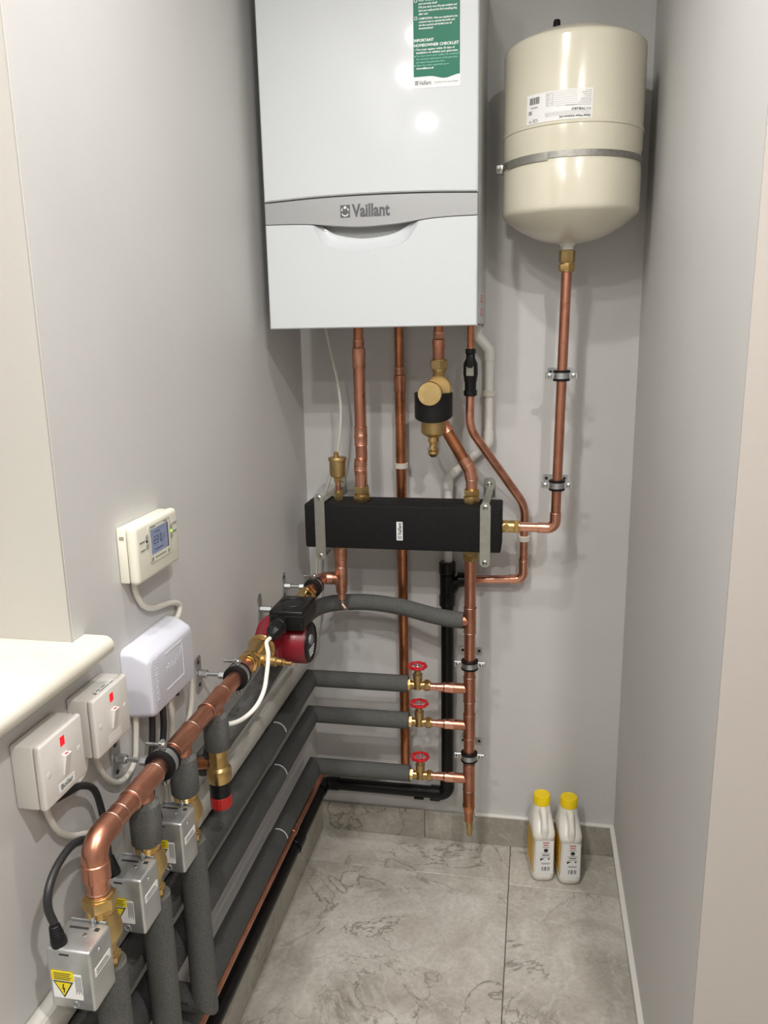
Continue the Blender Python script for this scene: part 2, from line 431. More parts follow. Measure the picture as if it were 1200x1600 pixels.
# stone skirting with its tile trim
SH, ST = 0.0867, 0.011
bb = sempty('baseboard_back', (0, 0, 0))
for x0, x1 in ((0.0, 0.312), (0.312, W)):
    tile(x0+0.0006, x1-0.0006, -ST, -0.0002, bb, 0.0003, SH, 'skirt', 'skirting_tile')
sh_obj('bead', MB().box((0.455, -ST-0.001, SH), (W-0.001, -0.0002, SH+0.006), 0.001, 1), 'bead', bb, smooth=False)
br = sempty('baseboard_right', (W, 0, 0))
for y1, y0 in ((-0.0115, -0.6), (-0.6, YR+0.001)):
    tile(W-ST, W-0.0002, y0+0.0006, y1-0.0006, br, 0.0003, SH, 'skirt', 'skirting_tile')
    br.children[-1].location -= ORG[br.name]
sh_obj('bead', MB().box((W-ST-0.001, YR+0.001, SH), (W-0.0002, -0.0115, SH+0.006), 0.001, 1), 'bead', br, smooth=False)
bl = sempty('baseboard_left', (0, 0, 0))
for y1, y0 in ((-0.0115, -0.62), (-0.62, -1.22), (-1.22, -1.82), (-1.82, -2.42), (-2.42, YB+0.001)):
    tile(0.0002, ST, y0+0.0006, y1-0.0006, bl, 0.0003, SH, 'skirt', 'skirting_tile')

# window beyond the reveal, with its board
wn = sempty('window_1', (-0.3, -1.7, SILL))
mb = MB()
for lo, hi in (((-0.30, YW2+0.004, SILL), (-0.24, YW2+0.064, HEAD-0.004)), ((-0.30, YL-0.064, SILL), (-0.24, YL-0.004, HEAD-0.004)),
               ((-0.30, YW2+0.064, SILL), (-0.24, YL-0.064, SILL+0.06)), ((-0.30, YW2+0.064, HEAD-0.064), (-0.24, YL-0.064, HEAD-0.004))):
    mb.box(lo, hi, 0.003, 1)
sh_obj('window_frame', mb, 'frame', wn)
sh_obj('pane', MB().box((-0.275, YW2+0.06, SILL+0.055), (-0.265, YL-0.06, HEAD-0.06)), 'glass', wn, smooth=False)
# window board: bull-nosed front edge, a short horn past the reveal
prof = [(-0.30, SILL-0.027), (0.030, SILL-0.027)]
for k in range(9):
    a = -PI/2+PI*k/8; prof.append((0.030+0.0135*math.cos(a), SILL-0.0135+0.0135*math.sin(a)))
prof += [(-0.30, SILL)]
mb = MB().prism(prof, lambda u, v, d: (u, d, v), YW2+0.004, YL-0.004)
prof2 = [(0.0005, SILL-0.027), (0.030, SILL-0.027)]+prof[2:-1]+[(0.0005, SILL)]
mb.prism(prof2, lambda u, v, d: (u, d, v), YL-0.004, -1.088)
mb.prism(prof2, lambda u, v, d: (u, d, v), YW2+0.004, YW2-0.03)
sh_obj('window_board', mb, 'sill', wn, ang=25)

# downlights in the ceiling
for i, (x, y, pw) in enumerate(DOWNLIGHTS):
    where = ['at the mouth of the boiler alcove', 'nearest the alcove along the window wall', 'second from the alcove along the window wall', 'third from the alcove along the window wall',
             'nearest the outer wall on the right', 'at the back of the right hand row'][i]
    t = thing('downlight', 'round white recessed ceiling downlight '+where, 'downlight', (x, y, CEIL), 'ceiling downlights')
    sh_obj('trim_ring', MB().lathe((x, y, CEIL), (0, 0, -1), [(0, 0.045), (0.003, 0.045), (0.005, 0.042), (0.005, 0.036), (0.001, 0.034)], 32), 'bead', t)
    sh_obj('lens', MB().lathe((x, y, CEIL-0.0005), (0, 0, -1), [(0, 0.0335), (0.0008, 0.0335)], 32), 'lens', t)
    ld = bpy.data.lights.new('downlight_lamp', 'AREA'); ld.shape = 'DISK'; ld.size = 0.066; ld.energy = pw; ld.color = LIGHT_COL; ld.spread = PI*0.95
    lo_ = bpy.data.objects.new('downlight_lamp', ld); COL.objects.link(lo_); lo_.parent = t; lo_.location = (0, 0, -0.008)

# ================================================================== BOILER
BX0, BX1, BZ, BT, BF = 0.0334, 0.4734, 1.430, 2.150, -0.338
boiler = thing('boiler', 'white wall mounted gas boiler with a silver name band', 'boiler', (0.2534, 0, BZ))
FX = lambda u, v, d: (u, -d, v)          # plate in the xz plane, d = distance from the back wall
casing = sh_obj('casing', MB().box((BX0+0.004, -0.300, BZ+0.004), (BX1-0.004, -0.001, BT), 0.003, 2), 'boiler_side', boiler)
sh_obj('casing_flange', MB().box((BX0+0.0015, -0.312, BZ+0.002), (BX1-0.0015, -0.300, BT), 0.001, 1), 'dark_gap', boiler)
def crv(pts, seg=6): return [(q.x, q.z) for q in spline([(x, 0, z) for x, z in pts], seg)]
btop = crv([(BX0, 1.6845), (0.148, 1.690), (0.26, 1.6915), (0.373, 1.690), (BX1, 1.686)])
bbot = crv([(BX0, 1.6415), (0.085, 1.6410), (0.136, 1.6385), (0.188, 1.633), (0.24, 1.630), (0.314, 1.6335), (0.373, 1.6405), (0.42, 1.643), (BX1, 1.6435)])
up = [(x, z+0.0012) for x, z in btop]+[(BX1, BT), (BX0, BT)]
sh_obj('front_panel', MB().prism(up, FX, 0.312, 0.338, 0.0025), 'boiler', boiler, ang=20)
band_poly = [(x, z) for x, z in bbot]+[(x, z-0.0012) for x, z in reversed(btop)]
band = sh_obj('name_band', MB().prism(band_poly, FX, 0.312, 0.3365, 0.001), 'silver_band', boiler, ang=20)
scoop = crv([(0.136, 1.6370), (0.146, 1.617), (0.158, 1.601), (0.176, 1.5915), (0.238, 1.5845), (0.300, 1.590), (0.328, 1.600), (0.343, 1.618), (0.354, 1.6365)], 5)
lo_edge = [(x, z-0.0012) for x, z in bbot]
leftp = [q for q in lo_edge if q[0] < 0.134]; rightp = [q for q in lo_edge if q[0] > 0.356]
low = [(BX0, BZ), (BX1, BZ)]+list(reversed(rightp))+list(reversed(scoop))+list(reversed(leftp))
sh_obj('lower_panel', MB().prism(low, FX, 0.312, 0.338, 0.0022), 'boiler', boiler, ang=20)
# grip recess: a scooped surface running in from the panel, ending at a lip below the band
lip = crv([(0.150, 1.6360), (0.164, 1.627), (0.187, 1.6165), (0.239, 1.6085), (0.295, 1.6145), (0.322, 1.6255), (0.338, 1.6355)], 7)[:]
def resample(poly, n):
    L = [0.0]
    for a, b_ in zip(poly[:-1], poly[1:]): L.append(L[-1]+math.dist(a, b_))
    out = []
    for k in range(n):
        t = L[-1]*k/(n-1); i = max(j for j in range(len(L)) if L[j] <= t+1e-12); i = min(i, len(poly)-2)
        f = (t-L[i])/max(1e-9, L[i+1]-L[i]); a, b_ = poly[i], poly[i+1]; out.append((a[0]+(b_[0]-a[0])*f, a[1]+(b_[1]-a[1])*f))
    return out
S1, S2 = resample(scoop, 40), resample(lip, 40)
rows = []
for k in range(7):
    t = k/6; dep = 0.3362-0.014*math.sin(t*PI/2)**1.0
    rows.append([(a[0]+(b_[0]-a[0])*t, -dep, a[1]+(b_[1]-a[1])*t) for a, b_ in zip(S1, S2)])
rows.append([(a[0], -0.313, a[1]+0.002) for a in S2])
mb = MB()
for A, B in zip(rows[:-1], rows[1:]):
    for i in range(39): mb.add([A[i], A[i+1], B[i+1], B[i]], [[0, 1, 2, 3]])
grip = sh_obj('grip_recess', mb, 'boiler', boiler, ang=80)
sh_obj('grip_slot', MB().prism([(x, z) for x, z in S2]+[(0.33, 1.645), (0.16, 1.645)], FX, 0.3125, 0.3135), 'slot', boiler, smooth=False)
# name and emblem on the band
def on_front(d): return lambda u, v: (u, -d, v)
mb = MB(); put_text(mb, 'Vaillant', on_front(0.3372), 0.2185, 1.6505, 0.0335, width=0.0785, bold=0.035)
sh_obj('name_lettering', mb, 'logo', band, smooth=False)
sq = [(0.1945, 1.6495), (0.2145, 1.6495), (0.2145, 1.6735), (0.1945, 1.6735)]
sh_obj('emblem', MB().prism(sq, FX, 0.3364, 0.3372), 'logo', band, smooth=False)
mb = MB()
def ell(cx, cz, rx, rz, n=20): return [(cx+rx*math.cos(2*PI*i/n), cz+rz*math.sin(2*PI*i/n)) for i in range(n)]
mb.prism(ell(0.2045, 1.6685, 0.0030, 0.0028), FX, 0.3370, 0.3376)
arc = lambda a0, a1, r0, r1, n=10: [(0.2045+r0*math.cos(a0+(a1-a0)*i/n)*0.86, 1.6615+r0*math.sin(a0+(a1-a0)*i/n)) for i in range(n+1)]+[(0.2045+r1*math.cos(a1+(a0-a1)*i/n)*0.86, 1.6615+r1*math.sin(a1+(a0-a1)*i/n)) for i in range(n+1)]
mb.prism(arc(-2.6, -0.55, 0.0102, 0.0080), FX, 0.3370, 0.3376)
mb.prism(arc(0.05, 0.75, 0.0092, 0.0070), FX, 0.3370, 0.3376); mb.prism(arc(PI-0.75, PI-0.05, 0.0092, 0.0070), FX, 0.3370, 0.3376)
sh_obj('emblem_figure', mb, 'logo_hi', band, smooth=False)
# green checklist sticker
st_u0, st_u1, st_z0, st_z1 = 0.3475, 0.4385, 1.879, 2.110
def rrect(u0, v0, u1, v1, r, n=4):
    o = []
    for cx, cy, a in ((u1-r, v0+r, -PI/2), (u1-r, v1-r, 0), (u0+r, v1-r, PI/2), (u0+r, v0+r, PI)):
        o += [(cx+r*math.cos(a+PI/2*i/n), cy+r*math.sin(a+PI/2*i/n)) for i in range(n+1)]
    return o
stk = sh_obj('checklist_sticker', MB().prism(rrect(st_u0, st_z0, st_u1, st_z1, 0.003), FX, 0.3381, 0.3386), 'paper', boiler, smooth=False, label='green and white checklist sticker on the boiler front')
gp = [(st_u0+0.0008, st_z1-0.001), (st_u0+0.0008, 1.8995)]
for k in range(13):
    t = k/12; gp.append((st_u0+0.0008+t*(st_u1-st_u0-0.0016), 1.8995+(-0.0055*math.sin(PI*min(1, max(0, (t-0.35)/0.65)))**2 if t > 0.35 else 0)+0.001*t))
gp += [(st_u1-0.0008, st_z1-0.001)]
sh_obj('green_print', MB().prism(gp, FX, 0.3386, 0.3388), 'green', stk, smooth=False)
fnS = on_front(0.3390); mb = MB(); mb2 = MB()
put_text(mb, 'IMPORTANT', fnS, st_u0+0.002, 1.9605, 0.0072, width=0.038, bold=0.02)
put_text(mb, 'HOMEOWNER CHECKLIST', fnS, st_u0+0.002, 1.9520, 0.0072, width=0.086, bold=0.02)
ln = ['You must register within 30 days of', 'installation to validate your guarantee']
wd = [0.074, 0.080]
for i, s_ in enumerate(ln): put_text(mb, s_, fnS, st_u0+0.006, 1.9455-i*0.0055, 0.0046, width=wd[i], bold=0.02)
ln = [('You must ensure your installer has completed', 0.082), ('the technical requirements of the guarantee', 0.080), ('and signed the guarantee form', 0.055), ('Call or for online registration go to', 0.063)]
for i, (s_, q) in enumerate(ln): put_text(mb2, s_, fnS, st_u0+0.006, 1.9345-i*0.0055, 0.0044, width=q)
put_text(mb, 'www.vaillant.co.uk', fnS, st_u0+0.006, 1.9128, 0.0044, width=0.034, bold=0.03)
for z in (1.9468, 1.9358, 1.9192): mb.prism(ell(st_u0+0.0035, z, 0.0008, 0.0008, 8), FX, 0.3388, 0.3390)
up_l = [('COMPLETION : Have you explained to the', 0.078), ('customer how to operate the boiler and', 0.072), ('use the controls and handed over all', 0.066), ('documentation?', 0.029)]
z = 1.9985
for s_, q in up_l: put_text(mb, s_, fnS, st_u0+0.0115, z, 0.0050, width=q*0.95, bold=0.015); z -= 0.0055
z = 2.0530
for s_, q in [('GAS : Have you tested the gas installation', 0.077), ('for tightness and purged the gas supply in', 0.077), ('accordance with the relevant standards?', 0.072), ('FLUE : Is the flue adequately supported', 0.073), ('and correctly sited?', 0.036), ('Did you carry out a flue gas analysis and', 0.074), ('have you replaced the flue sampling plug', 0.074), ('after use?', 0.018)]:
    z -= 0.0058
    put_text(mb, s_, fnS, st_u0+0.0115, z, 0.0050, width=q*0.98, bold=0.015)
z = 2.0720
for s_, q in [('WATER : Have you flushed the system', 0.070), ('thoroughly, added a suitable inhibitor and', 0.077), ('confirmed the system water quality?', 0.066)]:
    z -= 0.0058
    put_text(mb, s_, fnS, st_u0+0.0115, z, 0.0050, width=q, bold=0.015)
for z in (1.9985, 2.0285, 2.0465, 2.066):
    for a in ((0, 0, 0.0055, 0.0009), (0, 0.0046, 0.0055, 0.0055), (0, 0, 0.0009, 0.0055), (0.0046, 0, 0.0055, 0.0055)):
        quad(mb, fnS, st_u0+0.003+a[0], z+a[1], st_u0+0.003+a[2], z+a[3])
sh_obj('white_lettering', mb, 'white_print', stk, smooth=False)
sh_obj('pale_lettering', mb2, 'pale_green_print', stk, smooth=False)
mb = MB(); put_text(mb, 'Vaillant', fnS, st_u0+0.0105, 1.8850, 0.0105, width=0.0245, bold=0.02)
for a in ((0, 0, 0.006, 0.0012), (0, 0.006, 0.006, 0.0072), (0, 0, 0.0012, 0.0072), (0.0048, 0, 0.006, 0.0072), (0.002, 0.002, 0.004, 0.0055)):
    quad(mb, fnS, st_u0+0.0035+a[0], 1.8850+a[1], st_u0+0.0035+a[2], 1.8850+a[3])
sh_obj('maker_lettering', mb, 'logo', stk, smooth=False)
mb = MB(); put_text(mb, 'Comfort for your home', fnS, st_u0+0.041, 1.8862, 0.0058, width=0.046)
sh_obj('slogan_lettering', mb, 'grey_print', stk, smooth=False)
# small red data labels on the side
for z in (1.490, 1.461):
    lb = sh_obj('side_label', MB().box((BX1-0.0042, -0.195, z-0.009), (BX1-0.0037, -0.105, z+0.009)), 'paper', boiler, smooth=False, label='small red printed label on the boiler side')
    mb = MB()
    for k in range(4): mb.box((BX1-0.0037, -0.19, z+0.0065-k*0.0045-0.0022), (BX1-0.0034, -0.11+0.01*(k % 2), z+0.0065-k*0.0045))
    sh_obj('print', mb, 'red_print', lb, smooth=False)
for x, m_ in ((0.184, 'dark_gap'), (0.262, 'dark_gap'), (0.373, 'dark_gap'), (0.446, 'dark_gap')):
    sh_obj('connection_collar', MB().cyl((x, -0.15 if x != 0.262 else -0.04, BZ+0.002), (x, -0.15 if x != 0.262 else -0.04, BZ+0.010), 0.019, n=20), m_, boiler)

# ================================================================== EXPANSION VESSEL
vx, vy, vr = 0.6575, -0.1555, 0.1435
ves = thing('expansion_vessel', 'cream cylindrical expansion vessel mounted high on the back wall', 'expansion vessel', (vx, vy, 1.585))
pr = [(1.598, 0.0), (1.599, 0.02)]
for k in range(1, 11):
    t = k/10; pr.append((1.600+0.050*t**1.9, 0.02+(vr-0.027)*t))
pr += [(1.6535, vr-0.0035), (1.658, vr-0.0008), (1.664, vr), (1.735, vr), (1.742, vr-0.0012), (1.768, vr-0.0012), (1.775, vr), (1.809, vr), (1.8105, vr+0.0016), (1.8145, vr+0.0018), (1.816, vr), (1.968, vr), (1.974, vr-0.001), (1.978, vr-0.005)]
for k in range(1, 11):
    t = k/10; pr.append((2.019-0.041*(1-t)**1.9, (vr-0.005)*(1-t)))
sh_obj('tank', MB().lathe((vx, vy, 0), (0, 0, 1), [(z, r) for z, r in pr], 72), 'cream', ves, ang=40)
sh_obj('neck', MB().lathe((vx-0.003, vy, 1.586), (0, 0, 1), [(0, 0.0135), (0.008, 0.014), (0.014, 0.018), (0.018, 0.026)], 24), 'pvc', ves)
sh_obj('valve_cap', MB().lathe((0.619, -0.188, 2.0060), (0, 0, 1), [(0, 0.0110), (0.006, 0.0105), (0.007, 0.0078), (0.020, 0.0066), (0.0215, 0.0055)], 20), 'rubber', ves)
strap = sh_obj('strap_band', MB().lathe((vx, vy, 1.749), (0, 0, 1), [(0, vr-0.001), (0, vr+0.0007), (0.012, vr+0.0007), (0.012, vr-0.001)], 72), 'strap', ves)
def fv(off=0.0007): return lambda u, v: (vx+(vr+off)*math.sin(u), vy-(vr+off)*math.cos(u), v)
mb = MB(); quad(mb, fv(0.0014), -1.15, 1.7455, -0.36, 1.7605, 16)
sh_obj('strap_overlap', mb, 'zinc_olive', strap)
bk = MB().box((vx-vr-0.014, vy-0.012, 1.7465), (vx-vr+0.002, vy+0.010, 1.7645), 0.002, 2)
bk.cyl((vx-vr-0.008, vy-0.020, 1.757), (vx-vr-0.008, vy+0.014, 1.757), 0.0055, n=12).hexa((vx-vr-0.008, vy-0.026, 1.757), (vx-vr-0.008, vy-0.020, 1.757), 0.0048)
sh_obj('strap_buckle', bk, 'steel', strap)
# printed data label, stuck on upside down
t0, t1, lz0, lz1 = -0.705, 0.222, 1.8165, 1.8700
mb = MB(); quad(mb, fv(0.0005), t0, lz0, t1, lz1, 24)
lab = sh_obj('data_label', mb, 'paper', ves, label='white printed data label stuck upside down on the vessel')
LW = (t1-t0)*vr
def fl_(u, v):                      # label coordinates: metres from its lower left corner once turned upright
    th = t1-u/vr; return fv(0.0009)(th, lz1-v)
mb = MB(); g = MB()
HH = lz1-lz0
put_text(mb, 'Global Water Solutions Ltd.', fl_, 0.003, HH-0.0065, 0.0055, width=0.060, bold=0.03)
put_text(g, 'Model', fl_, 0.003, HH-0.0185, 0.0034, width=0.009, bold=0.02)
put_text(mb, 'TWB-24LX', fl_, 0.014, HH-0.0195, 0.0062, width=0.026, bold=0.03)
for i, (a, b_) in enumerate([('Complies with AS1357.2 and WRAS approval', ''), ('Max. Working Pressure', '10 bar / 145 psi'), ('Factory Precharge', '1.5 bar / 22 psi'), ('Max. Temperature', '99 C / 210 F'), ('Connection', '3/4 in BSP'), ('System Volume', '24 L / 6.3 gal'), ('Max. Acceptance', '18 L / 4.8 gal'), ('Mfg. Date', 'Year 2023')]):
    v = HH-0.0250-i*0.0036
    put_text(g, a, fl_, 0.003, v, 0.0030, width=min(0.05, 0.0012*len(a)))
    if b_: put_text(g, b_, fl_, 0.074, v, 0.0030, width=0.016)
    for k in range(1): quad(g, fl_, 0.030, v-0.0006, 0.072, v-0.0003, 3)
for i in range(2): put_text(g, 'A company dedicated to quality water storage and treatment products worldwide', fl_, 0.003, HH-0.0100-i*0.0032, 0.0025, width=0.088)
quad(g, fl_, 0.003, HH-0.0152, 0.093, HH-0.0150, 6)
put_text(mb, 'CE', fl_, 0.1065, HH-0.0075, 0.0075, width=0.011)
put_text(mb, 'W', fl_, 0.1205, HH-0.0065, 0.0062, width=0.007)
for k in range(22):
    u = 0.1040+k*0.0010
    if (k*7) % 5 not in (1,): quad(mb, fl_, u, 0.0060, u+(0.00075 if k % 3 else 0.0004), 0.0185)
put_text(g, 'Serial Number', fl_, 0.107, 0.0235, 0.0034, width=0.016, bold=0.03)
for k in range(5): quad(g, fl_, 0.120, 0.030+k*0.0014, 0.128, 0.0308+k*0.0014)
sh_obj('bold_print', mb, 'black_print', lab, smooth=False); sh_obj('fine_print', g, 'grey_print', lab, smooth=False)

# ================================================================== PIPEWORK ON THE BACK WALL
PY = -0.15                                   # plane of the main pipework
def part(root, name, mb, m, **k): return sh_obj(name, mb, m, root, **k)
def socket(root, p0, p1, r, m='copper', name='coupling', lipr=0.0007):
    """a capillary fitting: sleeve with slightly rolled ends and an indented solder ring"""
    p0, p1 = V(p0), V(p1); h = (p1-p0).length
    o = part(root, name, MB().lathe(p0, p1-p0, [(0, r-0.0012), (0.0008, r+lipr), (0.003, r), (h*0.42, r), (h*0.45, r+0.0007), (h*0.55, r+0.0007), (h*0.58, r), (h-0.003, r), (h-0.0008, r+lipr), (h, r-0.0012)], 24), m)
    return o
def solder(root, c, d, R): return part(root, 'solder_ring', MB().ring(c, d, R, 0.0007, 24, 6), 'solder')
def nut(root, p0, p1, r, m='brass', name='compression_nut', olive=True):
    p0, p1 = V(p0), V(p1); d = (p1-p0).normalized(); L = (p1-p0).length
    mb = MB().lathe(p0, d, [(0, r*0.80), (0.001, r*0.97), (L*0.5, r), (L-0.001, r*0.97), (L, r*0.80)], 6, a0=0.3)
    mb.lathe(p0-d*0.003, d, [(0, r*0.70), (0.001, r*0.80), (L+0.005, r*0.80), (L+0.006, r*0.70)], 20)
    return part(root, name, mb, m)

# ---- boiler flow pipe down to the header
fx = 0.184
t = thing('flow_pipe', 'copper flow pipe from the boiler to the left end of the black header', 'pipe', (fx, PY, 1.018))
part(t, 'pipe', MB().cyl((fx, PY, 1.432), (fx, PY, 1.385), 0.0112), 'copper_aged')
socket(t, (fx, PY, 1.405), (fx, PY, 1.383), 0.0128, 'copper')
part(t, 'reducer', MB().lathe((fx, PY, 1.386), (0, 0, -1), [(0, 0.0125), (0.003, 0.0155), (0.020, 0.0160), (0.024, 0.0152), (0.046, 0.0158), (0.048, 0.0145)], 24), 'copper_burnt')
part(t, 'pipe', MB().cyl((fx, PY, 1.342), (fx, PY, 1.19), 0.0140), 'copper')
socket(t, (fx, PY, 1.200), (fx, PY, 1.154), 0.0157, 'copper_burnt')
part(t, 'pipe', MB().pipe([(fx, PY, 1.156), (fx+0.001, PY, 1.125), (fx-0.003, PY-0.006, 1.105), (fx-0.001, PY-0.006, 1.085)], 0.0143, 0.02), 'copper')
socket(t, (fx, PY-0.004, 1.122), (fx-0.002, PY-0.005, 1.094), 0.0158, 'copper_new', 'elbow')
part(t, 'pipe', MB().cyl((fx-0.001, PY-0.003, 1.10), (fx-0.001, PY-0.002, 1.045), 0.0150), 'copper_new')
nut(t, (fx-0.001, PY, 1.056), (fx-0.001, PY, 1.036), 0.0205, 'brass_cast'); nut(t, (fx-0.001, PY, 1.034), (fx-0.001, PY, 1.0195), 0.0235, 'brass', 'union_nut')

# ---- gas pipe behind everything
gx, gy = 0.262, -0.036
t = thing('gas_pipe', 'tall aged copper pipe running from the boiler down behind the header', 'pipe', (gx, gy, 0.24))
part(t, 'pipe', MB().cyl((gx-0.001, gy, 1.432), (gx-0.001, gy, 1.31), 0.0112), 'copper_aged')
socket(t, (gx-0.001, gy, 1.335), (gx-0.001, gy, 1.313), 0.0126, 'copper_burnt')
part(t, 'reducer', MB().lathe((gx, gy, 1.316), (0, 0, -1), [(0, 0.0128), (0.003, 0.0152), (0.022, 0.0152), (0.024, 0.0145), (0.040, 0.0150), (0.042, 0.0140)], 24), 'copper')
part(t, 'pipe', MB().cyl((gx, gy, 1.278), (gx+0.001, gy, 0.235), 0.0134), 'copper_aged')
t = thing('pipe_clip', 'white plastic clip holding the gas pipe above the header', 'clip', (gx, 0, 1.087), 'white plastic pipe clips')
def plastic_clip(t, x, y, z, r):
    part(t, 'collar', MB().lathe((x, y, z-0.007), (0, 0, 1), [(0, r+0.0003), (0, r+0.0035), (0.001, r+0.0045), (0.013, r+0.0045), (0.014, r+0.0035), (0.014, r+0.0003)], 24), 'clip_w')
    part(t, 'foot', MB().box((x-r*0.7, y+r*0.8, z-0.007), (x+r*0.7, -0.0005, z+0.007), 0.001, 1), 'clip_w')
plastic_clip(t, gx+0.0005, gy, 1.087, 0.0136)

# ---- return pipe with the dirt filter
rx = 0.373
t = thing('return_pipe_stub', 'short copper pipe from the boiler into the brass filter', 'pipe', (rx, PY, 1.36))
part(t, 'pipe', MB().cyl((rx, PY, 1.432), (rx, PY, 1.395), 0.0112), 'copper_aged')
socket(t, (rx, PY, 1.420), (rx, PY, 1.401), 0.0122, 'copper_burnt')
part(t, 'reducer', MB().lathe((rx, PY, 1.402), (0, 0, -1), [(0, 0.012), (0.002, 0.0150), (0.018, 0.0150), (0.020, 0.0140), (0.050, 0.0140)], 24), 'copper')
ff = thing('dirt_filter', 'brass magnetic dirt filter with black collar below the boiler', 'filter', (0.362, -0.16, 1.13))
fy = -0.162; bx = 0.362
nut(ff, (rx+0.001, PY, 1.354), (rx+0.001, PY, 1.334), 0.0225, 'brass_cast')
part(ff, 'inlet', MB().lathe((rx+0.001, PY, 1.336), (0, 0, -1), [(0, 0.015), (0.006, 0.0165), (0.010, 0.0145), (0.03, 0.0155), (0.06, 0.016)], 24), 'brass_cast')
d2 = V(0.05, -1, 0.05).normalized()
part(ff, 'side_port', MB().lathe((rx+0.002, -0.150, 1.291), (0, -1, 0), [(0, 0.0275), (0.022, 0.0275), (0.024, 0.0265)], 32), 'brass_cast')
part(ff, 'port_rim', MB().ring((rx+0.002, -0.174, 1.291), (0, 1, 0), 0.0282, 0.0011, 40, 6), 'brass_bright')
part(ff, 'cap_disc', MB().lathe((0.3575, -0.176, 1.280), d2, [(0, 0.020), (0.004, 0.0275), (0.034, 0.0275), (0.037, 0.0262), (0.037, 0.024), (0.0376, 0.0)], 40), 'brass_cast')
part(ff, 'body', MB().lathe((bx, fy, 1.278), (0, 0, -1), [(0, 0.020), (0.006, 0.029), (0.086, 0.0295), (0.092, 0.0275), (0.100, 0.016), (0.101, 0.0)], 40), 'brass_cast')
cpoly = []
mbc = MB(); rings = []
n = 40
for (z_, r_k) in ((1.2820, 0.0425), (1.2805, 0.0445), (1.222, 0.0445), (1.2205, 0.0425)):
    rings.append([(bx+r_k*math.cos(2*PI*i/n), fy+r_k*math.sin(2*PI*i/n), z_+(0.012*(1-max(0, -math.sin(2*PI*i/n)))-0.006 if z_ < 1.24 else 0)) for i in range(n)])
mbc.loft(rings)
part(ff, 'magnet_collar', mbc, 'black', ang=40)
dr = part(ff, 'drain_cock', MB().lathe((bx-0.001, fy, 1.180), (0, 0, -1), [(0, 0.0125), (0.014, 0.0125), (0.016, 0.0095), (0.034, 0.0090), (0.036, 0.0125), (0.042, 0.0130), (0.046, 0.010), (0.050, 0.006)], 20), 'brass')
part(dr, 'lever_ring', MB().ring((bx-0.001, fy-0.010, 1.150), (0, 0.5, 1), 0.0125, 0.001, 24, 6), 'steel')
part(dr, 'screw', MB().lathe((bx-0.003, fy-0.008, 1.152), (0, -1, 0), [(0, 0.0045), (0.004, 0.0045), (0.0045, 0.003)], 14), 'brass_bright')
t = thing('return_pipe', 'copper pipe sloping from the brass filter down to the header', 'pipe', (0.45, PY, 1.02))
P0, P1, P2 = V(0.378, PY, 1.213), V(0.446, PY, 1.0985), V(0.4505, PY, 1.05)
dd = (P1-P0).normalized()
part(t, 'pipe', MB().cyl(P0, P1, 0.0140), 'copper_aged'); socket(t, P0, P0+dd*0.030, 0.0158, 'copper_burnt')
part(t, 'elbow', MB().pipe([P1-dd*0.030, P1, (0.4505, PY, 1.074)], 0.0160, 0.03), 'copper_new')
solder(t, P1-dd*0.030, dd, 0.0160); solder(t, (0.4505, PY, 1.075), (0, 0, 1), 0.0160); solder(t, P1-dd*0.012, dd, 0.0162)
part(t, 'pipe', MB().cyl((0.4505, PY, 1.078), (0.4505, PY, 1.04), 0.0142), 'copper_new')
nut(t, (0.4505, PY, 1.052), (0.4505, PY, 1.036), 0.0195, 'brass'); nut(t, (0.4505, PY, 1.034), (0.4505, PY, 1.0195), 0.0210, 'brass_cast', 'union_nut')

# ---- thin supply pipe with black shut-off
sx, sy_ = 0.4455, -0.14
t = thing('discharge_pipe', 'brown copper pipe bending right from the black valve to the waste', 'pipe', (0.571, -0.035, 0.79))
part(t, 'pipe', MB().cyl((sx, sy_, 1.432), (sx, sy_, 1.36), 0.0080), 'copper_aged')
part(t, 'bent_pipe', MB().pipe([(sx, sy_, 1.29), (sx-0.0015, sy_, 1.196), (0.5745, -0.037, 0.990), (0.5745, -0.037, 0.850)], 0.0105, [0.075, 0.075], seg=12), 'copper_burnt')
part(t, 'elbow', MB().pipe([(0.5745, -0.037, 0.852), (0.5745, -0.037, 0.798), (0.540, -0.037, 0.796)], 0.0120, 0.022), 'copper_new')
solder(t, (0.5745, -0.037, 0.846), (0, 0, 1), 0.0120); solder(t, (0.541, -0.037, 0.796), (1, 0, 0), 0.0120)
part(t, 'pipe', MB().cyl((0.545, -0.037, 0.796), (0.425, -0.037, 0.790), 0.0105), 'copper_new')
iv = thing('shutoff_valve', 'black shutoff valve with a grey tag on the copper pipe under the boiler', 'valve', (sx, sy_, 1.27))
part(iv, 'body', MB().lathe((sx, sy_, 1.379), (0, 0, -1), [(0, 0.0100), (0.001, 0.0120), (0.011, 0.0120), (0.012, 0.0105), (0.022, 0.0105), (0.034, 0.0165), (0.056, 0.0172), (0.072, 0.0150), (0.078, 0.0135), (0.094, 0.0135), (0.095, 0.0155), (0.106, 0.0155), (0.108, 0.0135)], 28), 'black')
part(iv, 'tag', MB().box((sx-0.0085, sy_-0.0182, 1.318), (sx+0.0085, sy_-0.0165, 1.339), 0.0006, 1), 'grey_btn')
part(iv, 'lever', MB().box((sx-0.006, sy_-0.0200, 1.336), (sx+0.006, sy_-0.0120, 1.366), 0.002, 2), 'black')
t = thing('pipe_clip', 'white plastic clip on the brown copper pipe right of the header', 'clip', (0.5745, 0, 0.905), 'white plastic pipe clips')
plastic_clip(t, 0.5745, -0.037, 0.905, 0.0107)

